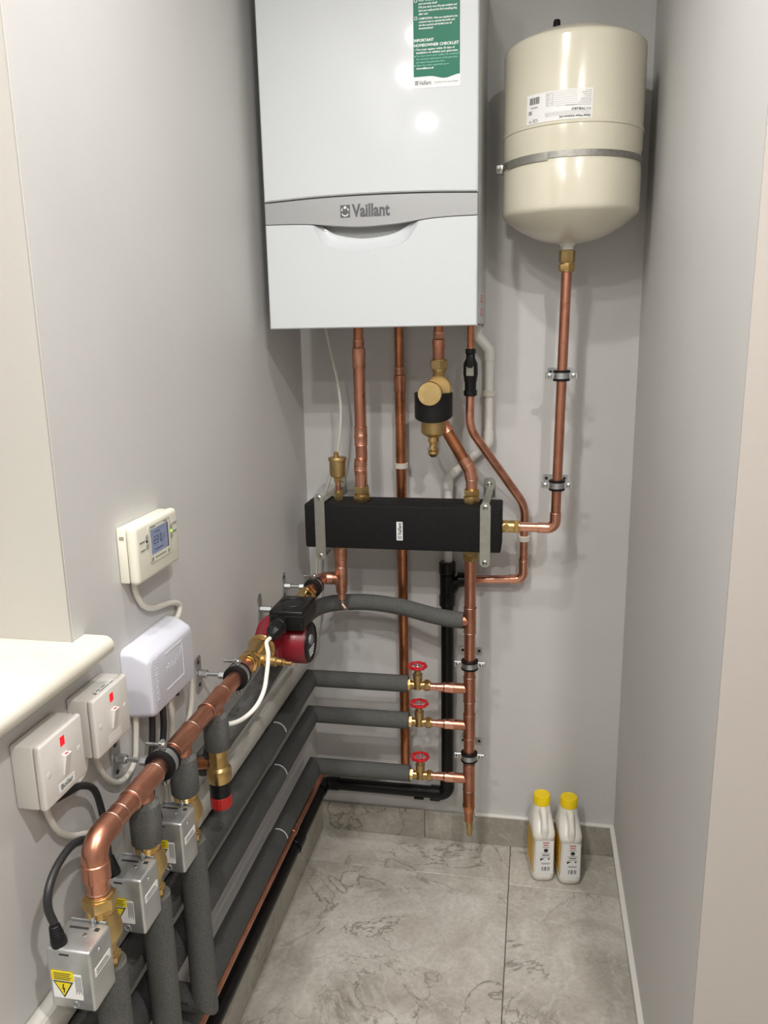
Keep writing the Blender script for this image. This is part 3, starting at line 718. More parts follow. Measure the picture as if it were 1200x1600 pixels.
# ---- white condensate pipe
wy = -0.032; wr = 0.0108
t = thing('condensate_pipe', 'white plastic condensate pipe zigzagging behind the copper pipes', 'pipe', (0.38, wy, 0.83))
part(t, 'pipe', MB().pipe([(0.4515, wy, 1.432), (0.4515, wy, 1.408), (0.482, wy, 1.372), (0.482, wy, 1.145), (0.383, wy, 1.058), (0.3815, wy, 0.80)], wr, 0.012), 'pvc')
part(t, 'elbow', MB().pipe([(0.462, wy, 1.396), (0.482, wy, 1.372), (0.482, wy, 1.348)], wr+0.002, 0.018), 'pvc')
part(t, 'elbow', MB().pipe([(0.4515, wy, 1.428), (0.4515, wy, 1.408), (0.464, wy, 1.393)], wr+0.002, 0.018), 'pvc')
part(t, 'elbow', MB().pipe([(0.482, wy, 1.175), (0.482, wy, 1.145), (0.462, wy, 1.1275)], wr+0.002, 0.020), 'pvc')
part(t, 'elbow', MB().pipe([(0.404, wy, 1.0765), (0.383, wy, 1.058), (0.382, wy, 1.028)], wr+0.002, 0.020), 'pvc')
t = thing('pipe_clip', 'white plastic clip on the white condensate pipe', 'clip', (0.482, 0, 1.268), 'white plastic pipe clips')
plastic_clip(t, 0.482, wy, 1.268, wr)

# ---- black waste pipe
ky = -0.036; kx = 0.380; kr = 0.0170; kz = 0.166; klx = 0.0265
t = thing('waste_pipe', 'black plastic waste pipe running down the wall and along the skirting', 'pipe', (kx, ky, 0.166))
part(t, 'pipe', MB().pipe([(kx, ky, 0.80), (kx, ky, kz), (klx, ky, kz), (klx, -1.75, kz-0.004)], kr, [0.030, 0.028], n=24, seg=8), 'black_pipe')
part(t, 'socket', MB().lathe((kx, ky, 0.836), (0, 0, -1), [(0, 0.0120), (0, 0.0195), (0.002, 0.0215), (0.030, 0.0215), (0.032, 0.0195), (0.036, 0.0195)], 28), 'black_pipe')
part(t, 'tee', MB().lathe((kx, ky, 0.806), (0, 0, -1), [(0, 0.0180), (0.002, 0.0195), (0.060, 0.0195), (0.061, 0.0212), (0.088, 0.0212), (0.090, 0.0180)], 28), 'black_pipe')
part(t, 'tee_branch', MB().pipe([(kx, ky, 0.742), (kx+0.022, ky, 0.782), (kx+0.060, ky, 0.790)], 0.0155, 0.025), 'black_pipe')
part(t, 'socket', MB().cyl((kx+0.028, ky, 0.7895), (kx+0.062, ky, 0.790), 0.0185, bev=0.001), 'black_pipe')
part(t, 'elbow', MB().pipe([(kx, ky, kz+0.046), (kx, ky, kz), (kx-0.046, ky, kz)], kr+0.003, 0.034), 'black_pipe')
part(t, 'elbow', MB().pipe([(klx+0.045, ky, kz), (klx, ky, kz), (klx, ky-0.045, kz)], kr+0.0022, 0.030), 'black_pipe')
part(t, 'coupling', MB().cyl((klx, -0.288, kz), (klx, -0.335, kz), kr+0.0035, bev=0.0015), 'black_pipe')
for x in (0.301, 0.346):
    part(t, 'clip_tab', MB().box((x-0.014, ky-0.012, kz-kr-0.004), (x+0.014, ky+0.012, kz-kr+0.004), 0.002, 2), 'black_pipe')

# ================================================================== HEADER
HX0, HX1, HY0, HY1, HZ0, HZ1 = 0.050, 0.523, -0.200, -0.100, 0.9095, 1.0185
hd = thing('hydraulic_header', 'long black foam covered hydraulic header box on the back wall', 'header', (0.287, PY, HZ0))
part(hd, 'casing', MB().box((HX0, HY0, HZ0), (HX1, HY1, HZ1), 0.005, 3), 'foam_epp')
part(hd, 'seam', MB().box((HX0+0.001, PY-0.001, HZ1-0.0004), (HX1-0.001, PY+0.001, HZ1+0.0006)), 'black')
lbl = part(hd, 'name_label', MB().prism(rrect(0.2765, 0.934, 0.2915, 0.9795, 0.0015), FX, 0.1999, 0.2004), 'paper', smooth=False, label='small white label with upright lettering')
mb = MB(); fnH = lambda u, v: (0.2885-v, -0.2006, 0.9465+u)
put_text(mb, 'Vaillant', fnH, 0.0, 0.0, 0.0130, width=0.031, bold=0.02)
for a in ((-0.0095, 0.0, -0.0085, 0.009), (-0.003, 0.0, -0.002, 0.009), (-0.0095, 0.0, -0.002, 0.0012), (-0.0095, 0.008, -0.002, 0.009), (-0.0068, 0.0025, -0.0048, 0.0068)): quad(mb, fnH, *a)
sh_obj('lettering', mb, 'black_print', lbl, smooth=False)
def header_bracket(label, x, top, bot, tab):
    t = thing('header_bracket', label, 'bracket', (x, -0.2, bot), 'header brackets')
    w2 = 0.0125
    pl = part(t, 'front_strap', MB().prism(rrect(x-w2, bot, x+w2, top, w2*0.9, 6), FX, 0.2004, 0.2026, 0.0006), 'zinc_olive')
    for z in (top-0.011, bot+0.011):
        part(t, 'screw', MB().lathe((x, -0.2022, z), (0, -1, 0), [(0, 0.0062), (0.002, 0.006), (0.0034, 0.004), (0.0036, 0.0)], 18), 'steel')
        part(t, 'screw_slot', MB().box((x-0.0042, -0.2062, z-0.0007), (x+0.0042, -0.2054, z+0.0007), 0, 1, Matrix.Rotation(0.7, 3, 'Y')), 'dark_gap')
    part(t, 'arm', MB().box((x-0.009+tab*0.4, -0.2010, HZ1+0.003), (x+0.009+tab*0.4, -0.002, HZ1+0.0055), 0.0005, 1), 'zinc_olive')
    part(t, 'wall_tab', MB().prism(rrect(x+tab-0.0145, HZ1-0.018, x+tab+0.0145, HZ1+0.034, 0.010, 5), FX, 0.0005, 0.003), 'zinc_olive')
    part(t, 'wall_screw', MB().lathe((x+tab, -0.003, HZ1+0.018), (0, -1, 0), [(0, 0.0065), (0.002, 0.006), (0.0032, 0.003), (0.0034, 0)], 18), 'steel')
    part(t, 'lower_arm', MB().box((x-0.008, -0.2010, bot+0.005), (x+0.008, -0.002, bot+0.0075), 0.0005, 1), 'zinc_olive')
    return t
header_bracket('zinc strap bracket clamping the left end of the black header', 0.089, 1.045, 0.879, 0.006)
b2 = header_bracket('zinc strap bracket clamping the right end of the black header', 0.4865, 1.031, 0.875, -0.002)
mb = MB(); fnB = lambda u, v: (0.4835+v, -0.2029, 0.955-u)
for i, (u, l) in enumerate(((0, 0.007), (0.010, 0.006), (0.019, 0.008), (0.030, 0.009))):
    for k in range(3): quad(mb, fnB, u+k*0.0024, -0.002+0.002*(k % 2), u+k*0.0024+0.0012, 0.006-0.0015*(k % 2))
o = sh_obj('stamped_marks', mb, 'steel', b2, smooth=False); o['kind'] = 'stuff'
# automatic air vent
ax = 0.1245
t = thing('air_vent', 'small brass automatic air vent on top of the header', 'air vent', (ax, PY, HZ1))
part(t, 'body', MB().lathe((ax, PY, 1.074), (0, 0, 1), [(0, 0.008), (0.004, 0.018), (0.008, 0.0195), (0.042, 0.0200), (0.043, 0.0222), (0.048, 0.0225), (0.051, 0.0215), (0.0525, 0.012)], 32), 'brass_cast')
part(t, 'cap', MB().lathe((ax-0.003, PY, 1.125), (0, 0, 1), [(0, 0.006), (0.009, 0.006), (0.010, 0.0045), (0.0135, 0.004), (0.014, 0.003)], 16), 'brass')
nut(t, (ax, PY, 1.078), (ax, PY, 1.066), 0.0115, 'brass'); part(t, 'stem', MB().cyl((ax, PY, 1.068), (ax, PY, 1.035), 0.0075), 'copper_burnt')
nut(t, (ax, PY, 1.040), (ax, PY, 1.0195), 0.0125, 'brass_cast', 'base_nut')

# ---- vessel pipe
px_ = 0.647
t = thing('vessel_pipe', 'copper pipe from the cream vessel down and left into the header end', 'pipe', (px_, PY, 0.96))
xv = 0.6545; yv = -0.155
part(t, 'vertical_pipe', MB().cyl((xv+0.0005, yv, 1.56), (px_, PY-0.004, 0.985), 0.0113), 'copper')
part(t, 'elbow', MB().pipe([(px_, PY-0.004, 1.000), (px_, PY-0.004, 0.963), (px_-0.040, PY-0.002, 0.963)], 0.0130, 0.022), 'copper_new')
solder(t, (px_, PY-0.004, 0.9995), (0, 0, 1), 0.0130); solder(t, (px_-0.039, PY-0.002, 0.963), (1, 0, 0), 0.0130)
part(t, 'horizontal_pipe', MB().cyl((px_-0.035, PY-0.002, 0.963), (0.545, PY, 0.963), 0.0113), 'copper_new')
nut(t, (0.563, PY, 0.963), (0.552, PY, 0.963), 0.0175, 'brass'); part(t, 'tail', MB().cyl((0.553, PY, 0.963), (0.5235, PY, 0.963), 0.0145, bev=0.001), 'brass'); nut(t, (0.540, PY, 0.963), (0.528, PY, 0.963), 0.0165, 'brass', 'union_nut')
part(t, 'union', MB().lathe((xv, yv, 1.586), (0, 0, -1), [(0, 0.0150), (0.002, 0.0172), (0.024, 0.0172), (0.027, 0.0150)], 8), 'brass_cast')
nut(t, (xv, yv, 1.557), (xv, yv, 1.543), 0.0185, 'brass', 'union_nut')

def ring_clip(label, cx, cy, cz, r, plate_z, pdx=0.0, group='rubber lined pipe rings'):
    """two-screw rubber lined ring on a stud fixed to the back wall"""
    t = thing('pipe_ring', label, 'pipe ring', (cx, 0, cz), group)
    h = 0.0105
    part(t, 'rubber_lining', MB().lathe((cx, cy, cz-h-0.0015), (0, 0, 1), [(0, r+0.0003), (0, r+0.006), (0.001, r+0.0072), (0.005, r+0.0072), (0.0055, r+0.005), (2*h-0.0025, r+0.005), (2*h-0.002, r+0.0072), (2*h+0.002, r+0.0072), (2*h+0.003, r+0.006), (2*h+0.003, r+0.0003)], 28), 'rubber')
    b = part(t, 'band', MB().lathe((cx, cy, cz-0.0065), (0, 0, 1), [(0, r+0.004), (0, r+0.0062), (0.013, r+0.0062), (0.013, r+0.004)], 28), 'zinc')
    for s in (-1, 1):
        x0 = cx+s*(r+0.004); x1 = cx+s*(r+0.024)
        wgp = part(t, 'ear', MB().box((min(x0, x1), cy-0.0022, cz-0.0075), (max(x0, x1), cy+0.0022, cz+0.0075), 0.001, 1), 'zinc')
        part(wgp, 'screw', MB().lathe((cx+s*(r+0.0150), cy-0.002, cz), (0, -1, 0), [(0, 0.0052), (0.0022, 0.005), (0.0034, 0.003), (0.0036, 0)], 16), 'steel')
    part(t, 'stud', MB().cyl((cx, cy+r+0.004, cz), (cx, -0.003, cz), 0.004, n=12), 'zinc')
    pl = part(t, 'wall_plate', MB().prism(rrect(cx+pdx-0.030, plate_z-0.010, cx+pdx+0.030, plate_z+0.010, 0.004), FX, 0.0005, 0.003), 'zinc')
    for s in (-1, 1): part(pl, 'screw_hole', MB().lathe((cx+pdx+s*0.022, -0.003, plate_z), (0, -1, 0), [(0, 0.0042), (0.0006, 0.004)], 12), 'dark_gap')
    return t
ring_clip('rubber lined pipe ring high on the vessel pipe', 0.6508, -0.1545, 1.317, 0.0114, 1.317)
ring_clip('rubber lined pipe ring low on the vessel pipe above its elbow', 0.6480, -0.1540, 1.066, 0.0114, 1.054)

# ================================================================== MANIFOLD (right hand return)
mx = 0.4485
t = thing('return_manifold', 'vertical copper manifold pipe with tees below the right of the header', 'pipe', (mx, PY, 0.125))
nut(t, (mx, PY, 0.9085), (mx, PY, 0.893), 0.0215, 'brass_cast', 'union_nut'); nut(t, (mx, PY, 0.891), (mx, PY, 0.876), 0.0195, 'brass')
part(t, 'pipe', MB().cyl((mx, PY, 0.885), (mx, PY, 0.235), 0.0141), 'copper')
for zc, zt, zb, br in ((0.7205, 0.755, 0.690, 0.0150), (0.5385, 0.572, 0.505, 0.0130), (0.4375, 0.470, 0.405, 0.0130), (0.287, 0.330, 0.255, 0.0130)):
    part(t, 'tee', MB().lathe((mx, PY, zt), (0, 0, -1), [(0, 0.0142), (0.001, 0.0160), (0.004, 0.0154), (zt-zb-0.004, 0.0154), (zt-zb-0.001, 0.0160), (zt-zb, 0.0142)], 24).cyl((mx, PY, zc), (mx-0.040, PY, zc), br), 'copper')
    solder(t, (mx, PY, zt), (0, 0, 1), 0.0156); solder(t, (mx, PY, zb), (0, 0, 1), 0.0156)
    if zc < 0.6:
        part(t, 'reducer', MB().lathe((mx-0.038, PY, zc), (-1, 0, 0), [(0, 0.0128), (0.002, 0.0136), (0.024, 0.0136), (0.027, 0.0112), (0.044, 0.0108), (0.045, 0.0100)], 24), 'copper_new')
        solder(t, (mx-0.040, PY, zc), (1, 0, 0), 0.0130); solder(t, (mx-0.067, PY, zc), (1, 0, 0), 0.0115)
        part(t, 'branch_pipe', MB().cyl((mx-0.080, PY, zc), (mx-0.100, PY, zc), 0.0092), 'copper_new')
part(t, 'tail_reducer', MB().lathe((mx, PY, 0.255), (0, 0, -1), [(0, 0.0150), (0.040, 0.0150), (0.042, 0.0162), (0.050, 0.0160), (0.056, 0.0142), (0.066, 0.0132), (0.068, 0.0118), (0.092, 0.0112), (0.094, 0.009)], 24), 'copper_aged')
dc = part(t, 'drain_tail', MB().cyl((mx, PY, 0.165), (mx+0.001, PY, 0.155), 0.008).lathe((mx+0.001, PY, 0.160), (0.05, -0.05, -1), [(0, 0.0078), (0.004, 0.0088), (0.020, 0.0082), (0.028, 0.0064), (0.036, 0.0062)], 16), 'brass_cast')
part(t, 'verdigris', MB().lathe((mx-0.0148, PY-0.006, 0.412), (-1, -0.4, 0), [(0, 0.006), (0.0012, 0.004), (0.0014, 0)], 9), mat('verdigris', srgb(92, 128, 84), 0.8, var=srgb(120, 110, 80), vscale=300))
ring_clip('rubber lined pipe ring on the manifold above the top gate valve', mx, PY, 0.6045, 0.0143, 0.580, -0.0085)
ring_clip('rubber lined pipe ring on the manifold above the bottom gate valve', mx, PY, 0.3510, 0.0143, 0.314, -0.0065)

def gate_valve(label, gx_, gz, rot):
    t = thing('gate_valve', label, 'gate valve', (gx_, PY, gz), 'red wheel gate valves')
    b = part(t, 'body', MB().cyl((gx_-0.020, PY, gz), (gx_+0.022, PY, gz), 0.0098).lathe((gx_, PY, gz-0.013), (0, 0, 1), [(0, 0.006), (0.003, 0.0115), (0.022, 0.0120), (0.026, 0.0095)], 20), 'brass')
    for s, m_ in ((-1, 'brass_bright'), (1, 'brass')):
        nut(t, (gx_+s*0.018, PY, gz), (gx_+s*0.030, PY, gz), 0.0150, m_)
    part(t, 'bonnet', MB().lathe((gx_, PY, gz+0.010), (0, 0, 1), [(0, 0.0105), (0.006, 0.0118), (0.016, 0.0118), (0.018, 0.0128), (0.020, 0.0128), (0.022, 0.0095), (0.030, 0.0080)], 20), 'brass_cast')
    part(t, 'stem', MB().cyl((gx_, PY, gz+0.036), (gx_, PY, gz+0.052), 0.0038, n=12), 'brass')
    mbw = MB(); N_ = 48; R0 = 0.0205; zc = gz+0.0515
    mbw.sweep([(gx_+(R0+0.0011*math.cos(8*2*PI*i/N_))*math.cos(2*PI*i/N_), PY+(R0+0.0011*math.cos(8*2*PI*i/N_))*math.sin(2*PI*i/N_), zc) for i in range(N_)], 0.0043, 8, closed=True)
    for k in range(3):
        a = rot+2*PI*k/3
        mbw.sweep([(gx_, PY, zc), (gx_+R0*math.cos(a), PY+R0*math.sin(a), zc)], 0.0030, 6)
    mbw.cyl((gx_, PY, zc-0.003), (gx_, PY, zc+0.003), 0.0060, n=16)
    wh = part(t, 'hand_wheel', mbw, 'wheel')
    part(wh, 'screw', MB().cyl((gx_, PY, zc+0.0028), (gx_, PY, zc+0.0055), 0.0036, n=12, bev=0.0008), 'steel')
    part(wh, 'maker_plate', MB().lathe((gx_, PY, zc+0.0020), (0, 0, 1), [(0, 0.0105), (0.0008, 0.0100)], 20), 'zinc')
    return t
GV = ((0.3165, 0.5405, 0.3), (0.3195, 0.4375, 0.7), (0.3210, 0.2865, 1.1))
for (gx_, gz, rot), pos in zip(GV, ('top', 'middle', 'bottom')):
    gate_valve('brass gate valve with red hand wheel, %s of the three' % pos, gx_, gz, rot)

# ================================================================== LAGGED PIPES
FR = 0.0215
def lagged(label, z, xl, xr, yj, r=FR):
    """foam lagged pipe: along the back wall, round the corner, then along the left wall towards the camera"""
    t = thing('lagged_pipe', label, 'lagged pipe', (xl, PY, z), 'grey foam lagged return pipes')
    part(t, 'back_sleeve', MB().prism(rrect(0, 0, 1, 1, .2), lambda u, v, d: (0, 0, 0), 0, 0) if False else mitre(V(xr, PY, z+0.001), V(xl, PY, z), V(xl, -0.5, z), r), 'foam')
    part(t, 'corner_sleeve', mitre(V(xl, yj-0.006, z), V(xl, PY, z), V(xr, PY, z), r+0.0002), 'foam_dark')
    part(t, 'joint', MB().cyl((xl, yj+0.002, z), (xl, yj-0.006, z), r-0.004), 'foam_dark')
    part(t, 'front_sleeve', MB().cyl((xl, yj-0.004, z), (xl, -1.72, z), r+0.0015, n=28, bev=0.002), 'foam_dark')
    rim = [(xl+(r+0.0016)*math.cos(a), yj-0.0045, z+(r+0.0016)*math.sin(a)) for a in [PI*0.02+PI*0.55*k/14 for k in range(15)]]
    part(t, 'tape', MB().sweep(rim, 0.0019, 6), 'tape')
    part(t, 'slit', MB().sweep([(xr-0.003, PY+0.004, z+0.001+r), (xl+0.012, PY+0.004, z+r)], 0.0006, 4), 'dark_gap')
    part(t, 'pipe_end', MB().cyl((xr-0.003, PY, z+0.001), (xr+0.004, PY, z+0.001), 0.0112), 'copper_new')
    return t
def mitre(a, b, c, r, n=28):
    """straight sleeve from a to b, cut at the mitre plane it shares with the sleeve from b to c"""
    d = (b-a).normalized(); e = (c-b).normalized(); x, y = frame(d); nrm = (d+e).normalized(); out = [[], []]
    nb = (d+e).normalized()
    for i in range(n):
        o = x*(r*math.cos(2*PI*i/n))+y*(r*math.sin(2*PI*i/n))
        out[0].append(a+o); p = b+o; k = (b-p).dot(nb)/d.dot(nb); out[1].append(p+d*k)
    return MB().loft(out)
FX1 = 0.0345
lagged('grey foam lagged pipe ending at the top gate valve', 0.5405, FX1, 0.2915, -0.434)
lagged('grey foam lagged pipe ending at the middle gate valve', 0.4380, FX1-0.001, 0.2925, -0.440)
lagged('grey foam lagged pipe ending at the bottom gate valve', 0.2865, FX1, 0.2935, -0.461)
# bypass line: lagged, sagging along the back wall, then behind the pump
t = thing('bypass_pipe', 'wavy grey foam lagged pipe behind the pump, above the gate valves', 'lagged pipe', (0.43, PY, 0.70))
part(t, 'sleeve', MB().sweep(spline([(0.4330, PY, 0.7205), (0.39, -0.145, 0.722), (0.352, -0.135, 0.725), (0.312, -0.122, 0.729), (0.268, -0.110, 0.734), (0.19, -0.100, 0.7385), (0.117, -0.100, 0.7355), (0.072, -0.112, 0.731), (0.045, -0.150, 0.727), (0.036, -0.22, 0.722), (0.0355, -0.32, 0.714), (0.0355, -0.45, 0.700), (0.0355, -0.60, 0.688), (0.0355, -0.76, 0.686), (0.0355, -0.835, 0.688)], 5), FR-0.0005, 24), 'foam', ang=60)
part(t, 'outlet', MB().pipe([(0.0355, -0.83, 0.688), (0.0355, -0.850, 0.700), (0.062, -0.852, 0.706)], 0.0100, 0.010), 'copper_aged')
# small bare copper pipe below the lagging
t = thing('bare_copper_pipe', 'thin bare copper pipe along the left wall above the black waste pipe', 'pipe', (0.036, -0.9, 0.23))
part(t, 'pipe', MB().pipe([(0.20, -0.052, 0.228), (0.037, -0.052, 0.228), (0.037, -0.40, 0.2335), (0.037, -0.75, 0.236), (0.037, -1.72, 0.229)], 0.0092, 0.02, n=16), 'copper')
part(t, 'coupling', MB().cyl((0.037, -0.345, 0.2327), (0.037, -0.372, 0.2331), 0.0106, bev=0.001), 'copper')

# ================================================================== FLOW MAIN ALONG THE LEFT WALL
X0, Z0 = 0.077, 0.820
DROPS = (-0.856, -0.985, -1.110, -1.236)
t = thing('flow_main', 'large copper main along the left wall between the header and the zone valves', 'pipe', (X0, -0.7, Z0))
hx = 0.1245
nut(t, (hx, PY, 0.9085), (hx, PY, 0.897), 0.0205, 'brass_cast', 'union_nut')
part(t, 'tee', MB().lathe((hx, PY, 0.899), (0, 0, -1), [(0, 0.0165), (0.030, 0.0165), (0.032, 0.0150), (0.050, 0.0150), (0.052, 0.0158), (0.100, 0.0158), (0.104, 0.0142), (0.118, 0.0138), (0.120, 0.0112), (0.136, 0.0108), (0.138, 0.0085)], 24).cyl((hx, PY, 0.8165), (hx-0.030, PY, 0.8165), 0.0155), 'copper_burnt')
solder(t, (hx, PY, 0.848), (0, 0, 1), 0.0154)
part(t, 'drain_tail', MB().pipe([(hx, PY, 0.765), (hx+0.0005, PY, 0.748), (hx+0.012, PY-0.008, 0.738)], 0.0072, 0.008), 'solder')
part(t, 'elbow', MB().pipe([(hx-0.022, PY, 0.8165), (X0, PY-0.004, 0.817), (X0, PY-0.060, 0.819)], 0.0157, 0.022), 'copper_burnt')
solder(t, (hx-0.024, PY, 0.8165), (1, 0, 0), 0.0157); solder(t, (X0, PY-0.060, 0.819), (0, 1, 0), 0.0157)
part(t, 'pipe', MB().cyl((X0, PY-0.055, 0.819), (X0, -0.275, 0.8195), 0.0141), 'copper')
part(t, 'pipe', MB().cyl((X0, -0.70, Z0), (X0, -1.205, Z0), 0.0141, n=28), 'copper')
for yd in DROPS[:3]:
    part(t, 'tee', MB().lathe((X0, yd+0.034, Z0), (0, -1, 0), [(0, 0.0142), (0.001, 0.0162), (0.004, 0.0156), (0.064, 0.0156), (0.067, 0.0162), (0.068, 0.0142)], 28).cyl((X0, yd, Z0), (X0, yd, Z0-0.035), 0.0145), 'copper')
    for s in (-1, 1): solder(t, (X0, yd+s*0.034, Z0), (0, 1, 0), 0.0158)
part(t, 'coupling', MB().lathe((X0, -1.128, Z0), (0, -1, 0), [(0, 0.0142), (0.001, 0.0160), (0.016, 0.0156), (0.017, 0.0142)], 28), 'copper')
ye = DROPS[3]
part(t, 'elbow', MB().pipe([(X0, -1.193, Z0), (X0, ye, Z0), (X0, ye, 0.776)], 0.0160, 0.026, n=28, seg=12), 'copper')
part(t, 'elbow_socket', MB().cyl((X0, ye, 0.7975), (X0, ye, 0.772), 0.0172, bev=0.001, n=28), 'copper')
solder(t, (X0, -1.194, Z0), (0, 1, 0), 0.0160); solder(t, (X0, ye, 0.7718), (0, 0, 1), 0.0150); solder(t, (X0, -1.172, Z0), (0, 1, 0), 0.0144)
part(t, 'drop_pipe', MB().cyl((X0, ye, 0.775), (X0, ye, 0.735), 0.0141), 'copper'); solder(t, (X0, ye, 0.757), (0, 0, 1), 0.0144)
for yd, zb, lab_ in ((DROPS[0], 0.737, 'short grey foam sleeve above the red capped bypass valve'), (DROPS[1], 0.733, 'short grey foam sleeve above the zone valve farthest from the camera'), (DROPS[2], 0.735, 'short grey foam sleeve above the middle zone valve')):
    f = thing('foam_sleeve', lab_, 'foam sleeve', (X0, yd, zb), 'short foam sleeves on the drops')
    part(f, 'sleeve', MB().lathe((X0, yd, zb), (0, 0, 1), [(0, 0.0150), (0, FR-0.002), (0.003, FR), (0.035, FR+0.0004), (0.0600, FR-0.0006), (0.0660, FR-0.006)], 28), 'foam')
    part(f, 'drop_pipe', MB().cyl((X0, yd, zb+0.002), (X0, yd, zb-0.004), 0.0141), 'copper')

# bypass valve
yd = DROPS[0]
t = thing('bypass_valve', 'brass bypass valve with black knob and red cap under the copper main', 'valve', (X0, yd, 0.627))
part(t, 'body', MB().lathe((X0, yd, 0.7385), (0, 0, -1), [(0, 0.0150), (0.001, 0.0165), (0.012, 0.0165), (0.013, 0.0150), (0.016, 0.0150), (0.018, 0.0160), (0.034, 0.0160), (0.038, 0.0200), (0.040, 0.0208), (0.054, 0.0208), (0.058, 0.0195), (0.062, 0.0192)], 32), 'brass')
part(t, 'back_nut', MB().hexa((X0-0.012, yd+0.002, 0.726), (X0-0.024, yd+0.002, 0.726), 0.012), 'black')
part(t, 'knob', MB().cyl((X0, yd, 0.678), (X0, yd, 0.649), 0.0182, bev=0.001), 'black')
mbk = MB(); n = 48; rg = []
for zz, rr in ((0.650, 0.0172), (0.6485, 0.0182), (0.630, 0.0182), (0.6265, 0.0160)):
    rg.append([(X0+(rr+(0.0005 if i % 2 else 0))*math.cos(2*PI*i/n), yd+(rr+(0.0005 if i % 2 else 0))*math.sin(2*PI*i/n), zz) for i in range(n)])
part(t, 'cap', mbk.loft(rg), 'red_pl', ang=25)

# pump valve
t = thing('pump_valve', 'brass pump isolating valve with small drain spigot below the pump', 'valve', (X0, -0.66, Z0))
part(t, 'union_nut', MB().lathe((X0, -0.6115, Z0), (0, -1, 0), [(0, 0.0200), (0.002, 0.0270), (0.007, 0.0280), (0.010, 0.0255), (0.014, 0.0245)], 32), 'brass_bright')
part(t, 'body', MB().lathe((X0, -0.622, Z0), (0, -1, 0), [(0, 0.0235), (0.012, 0.0235), (0.030, 0.0185), (0.044, 0.0175), (0.052, 0.0200), (0.058, 0.0200)], 28), 'brass')
nut(t, (X0, -0.674, Z0), (X0, -0.698, Z0), 0.0215, 'brass_bright')
sp_ = part(t, 'drain_spigot', MB().lathe((X0+0.012, -0.662, Z0-0.004), (1, -0.06, -0.05), [(0, 0.0125), (0.012, 0.0120), (0.014, 0.0100), (0.034, 0.0098), (0.036, 0.0075), (0.046, 0.0072)], 20), 'brass')
dv = V(1, -0.06, -0.05).normalized(); e0 = V(X0+0.012, -0.662, Z0-0.004)+dv*0.046
part(sp_, 'spigot_tip', MB().lathe(e0, dv, [(0, 0.0048), (0.002, 0.0068), (0.004, 0.0068), (0.006, 0.0036), (0.014, 0.0036), (0.0145, 0.0042), (0.018, 0.0042)], 14), 'brass_bright')
t = thing('pump_union', 'brass pump union between the pump and the header pipe', 'union', (X0, -0.32, Z0))
nut(t, (X0, -0.285, 0.8195), (X0, -0.306, 0.8195), 0.0225, 'brass_bright')
part(t, 'body', MB().lathe((X0, -0.306, Z0), (0, -1, 0), [(0, 0.0190), (0.004, 0.0205), (0.008, 0.0180), (0.030, 0.0180), (0.060, 0.0235), (0.098, 0.0235)], 28), 'brass_bright')
part(t, 'union_nut', MB().cyl((X0, -0.404, Z0), (X0, -0.4285, Z0), 0.0270, bev=0.002), 'brass')

# ================================================================== PUMP
pc = -0.520; pz = 0.797
pump = thing('circulation_pump', 'dark red circulation pump with black terminal box on the left wall', 'pump', (X0, pc, pz))
part(pump, 'volute', MB().lathe((X0-0.040, pc, pz), (1, 0, 0), [(0, 0.030), (0.006, 0.044), (0.018, 0.052), (0.050, 0.053), (0.058, 0.048), (0.060, 0.040)], 40), 'pump')
part(pump, 'inlet_port', MB().lathe((X0, -0.611, Z0), (0, 1, 0), [(0, 0.0235), (0.006, 0.0240), (0.010, 0.0205), (0.03, 0.0225), (0.075, 0.034)], 28), 'pump')
part(pump, 'outlet_port', MB().lathe((X0, -0.429, Z0), (0, -1, 0), [(0, 0.0235), (0.006, 0.0240), (0.010, 0.0205), (0.03, 0.0225), (0.075, 0.034)], 28), 'pump')
mx1 = 0.147
part(pump, 'motor', MB().lathe((X0+0.016, pc, pz), (1, 0, 0), [(0, 0.047), (0.004, 0.0465), (0.006, 0.0445), (mx1-X0-0.020, 0.0445), (mx1-X0-0.016, 0.0425)], 40), 'pump')
ep = part(pump, 'end_plate', MB().lathe((mx1-0.001, pc, pz), (1, 0, 0), [(0, 0.0425), (0.003, 0.0420), (0.004, 0.0395), (0.0045, 0.0)], 40), 'black')
part(ep, 'end_ring', MB().ring((mx1+0.003, pc, pz), (1, 0, 0), 0.0385, 0.0014, 40, 6), 'black')
part(ep, 'speed_knob', MB().lathe((mx1+0.003, pc-0.010, pz+0.010), (1, 0, 0), [(0, 0.011), (0.005, 0.010), (0.0055, 0.0)], 20), 'grey_print')
mb = MB()
for k in range(4): mb.box((mx1+0.0034, pc-0.020+0.002*k, pz-0.012-k*0.005), (mx1+0.0040, pc+0.018-0.003*k, pz-0.0095-k*0.005))
o = part(ep, 'print', mb, 'white_print', smooth=False); o['kind'] = 'stuff'
tb = part(pump, 'terminal_box', MB().box((0.078, -0.569, 0.838), (0.150, -0.472, 0.8805), 0.005, 3), 'black')
part(tb, 'lid_ring', MB().ring((0.113, -0.515, 0.8805), (0, 0, 1), 0.026, 0.0014, 40, 6), 'black')
part(tb, 'lid_seam', MB().box((0.0776, -0.5694, 0.8690), (0.1504, -0.4716, 0.8700), 0.0003, 1), 'dark_gap')
part(tb, 'lid_screw', MB().cyl((0.108, -0.560, 0.8795), (0.108, -0.560, 0.8815), 0.0042, n=14), 'rubber')
gl0, gl1 = V(0.104, -0.566, 0.858), V(0.0965, -0.628, 0.842); gd = (gl1-gl0).normalized()
part(tb, 'plug', MB().lathe(gl0, gd, [(0, 0.0150), (0.014, 0.0160), (0.016, 0.0140), (0.022, 0.0145), (0.024, 0.0175), (0.040, 0.0160), (0.046, 0.0120), (0.052, 0.0085), (0.058, 0.0078)], 10), 'black', ang=25)
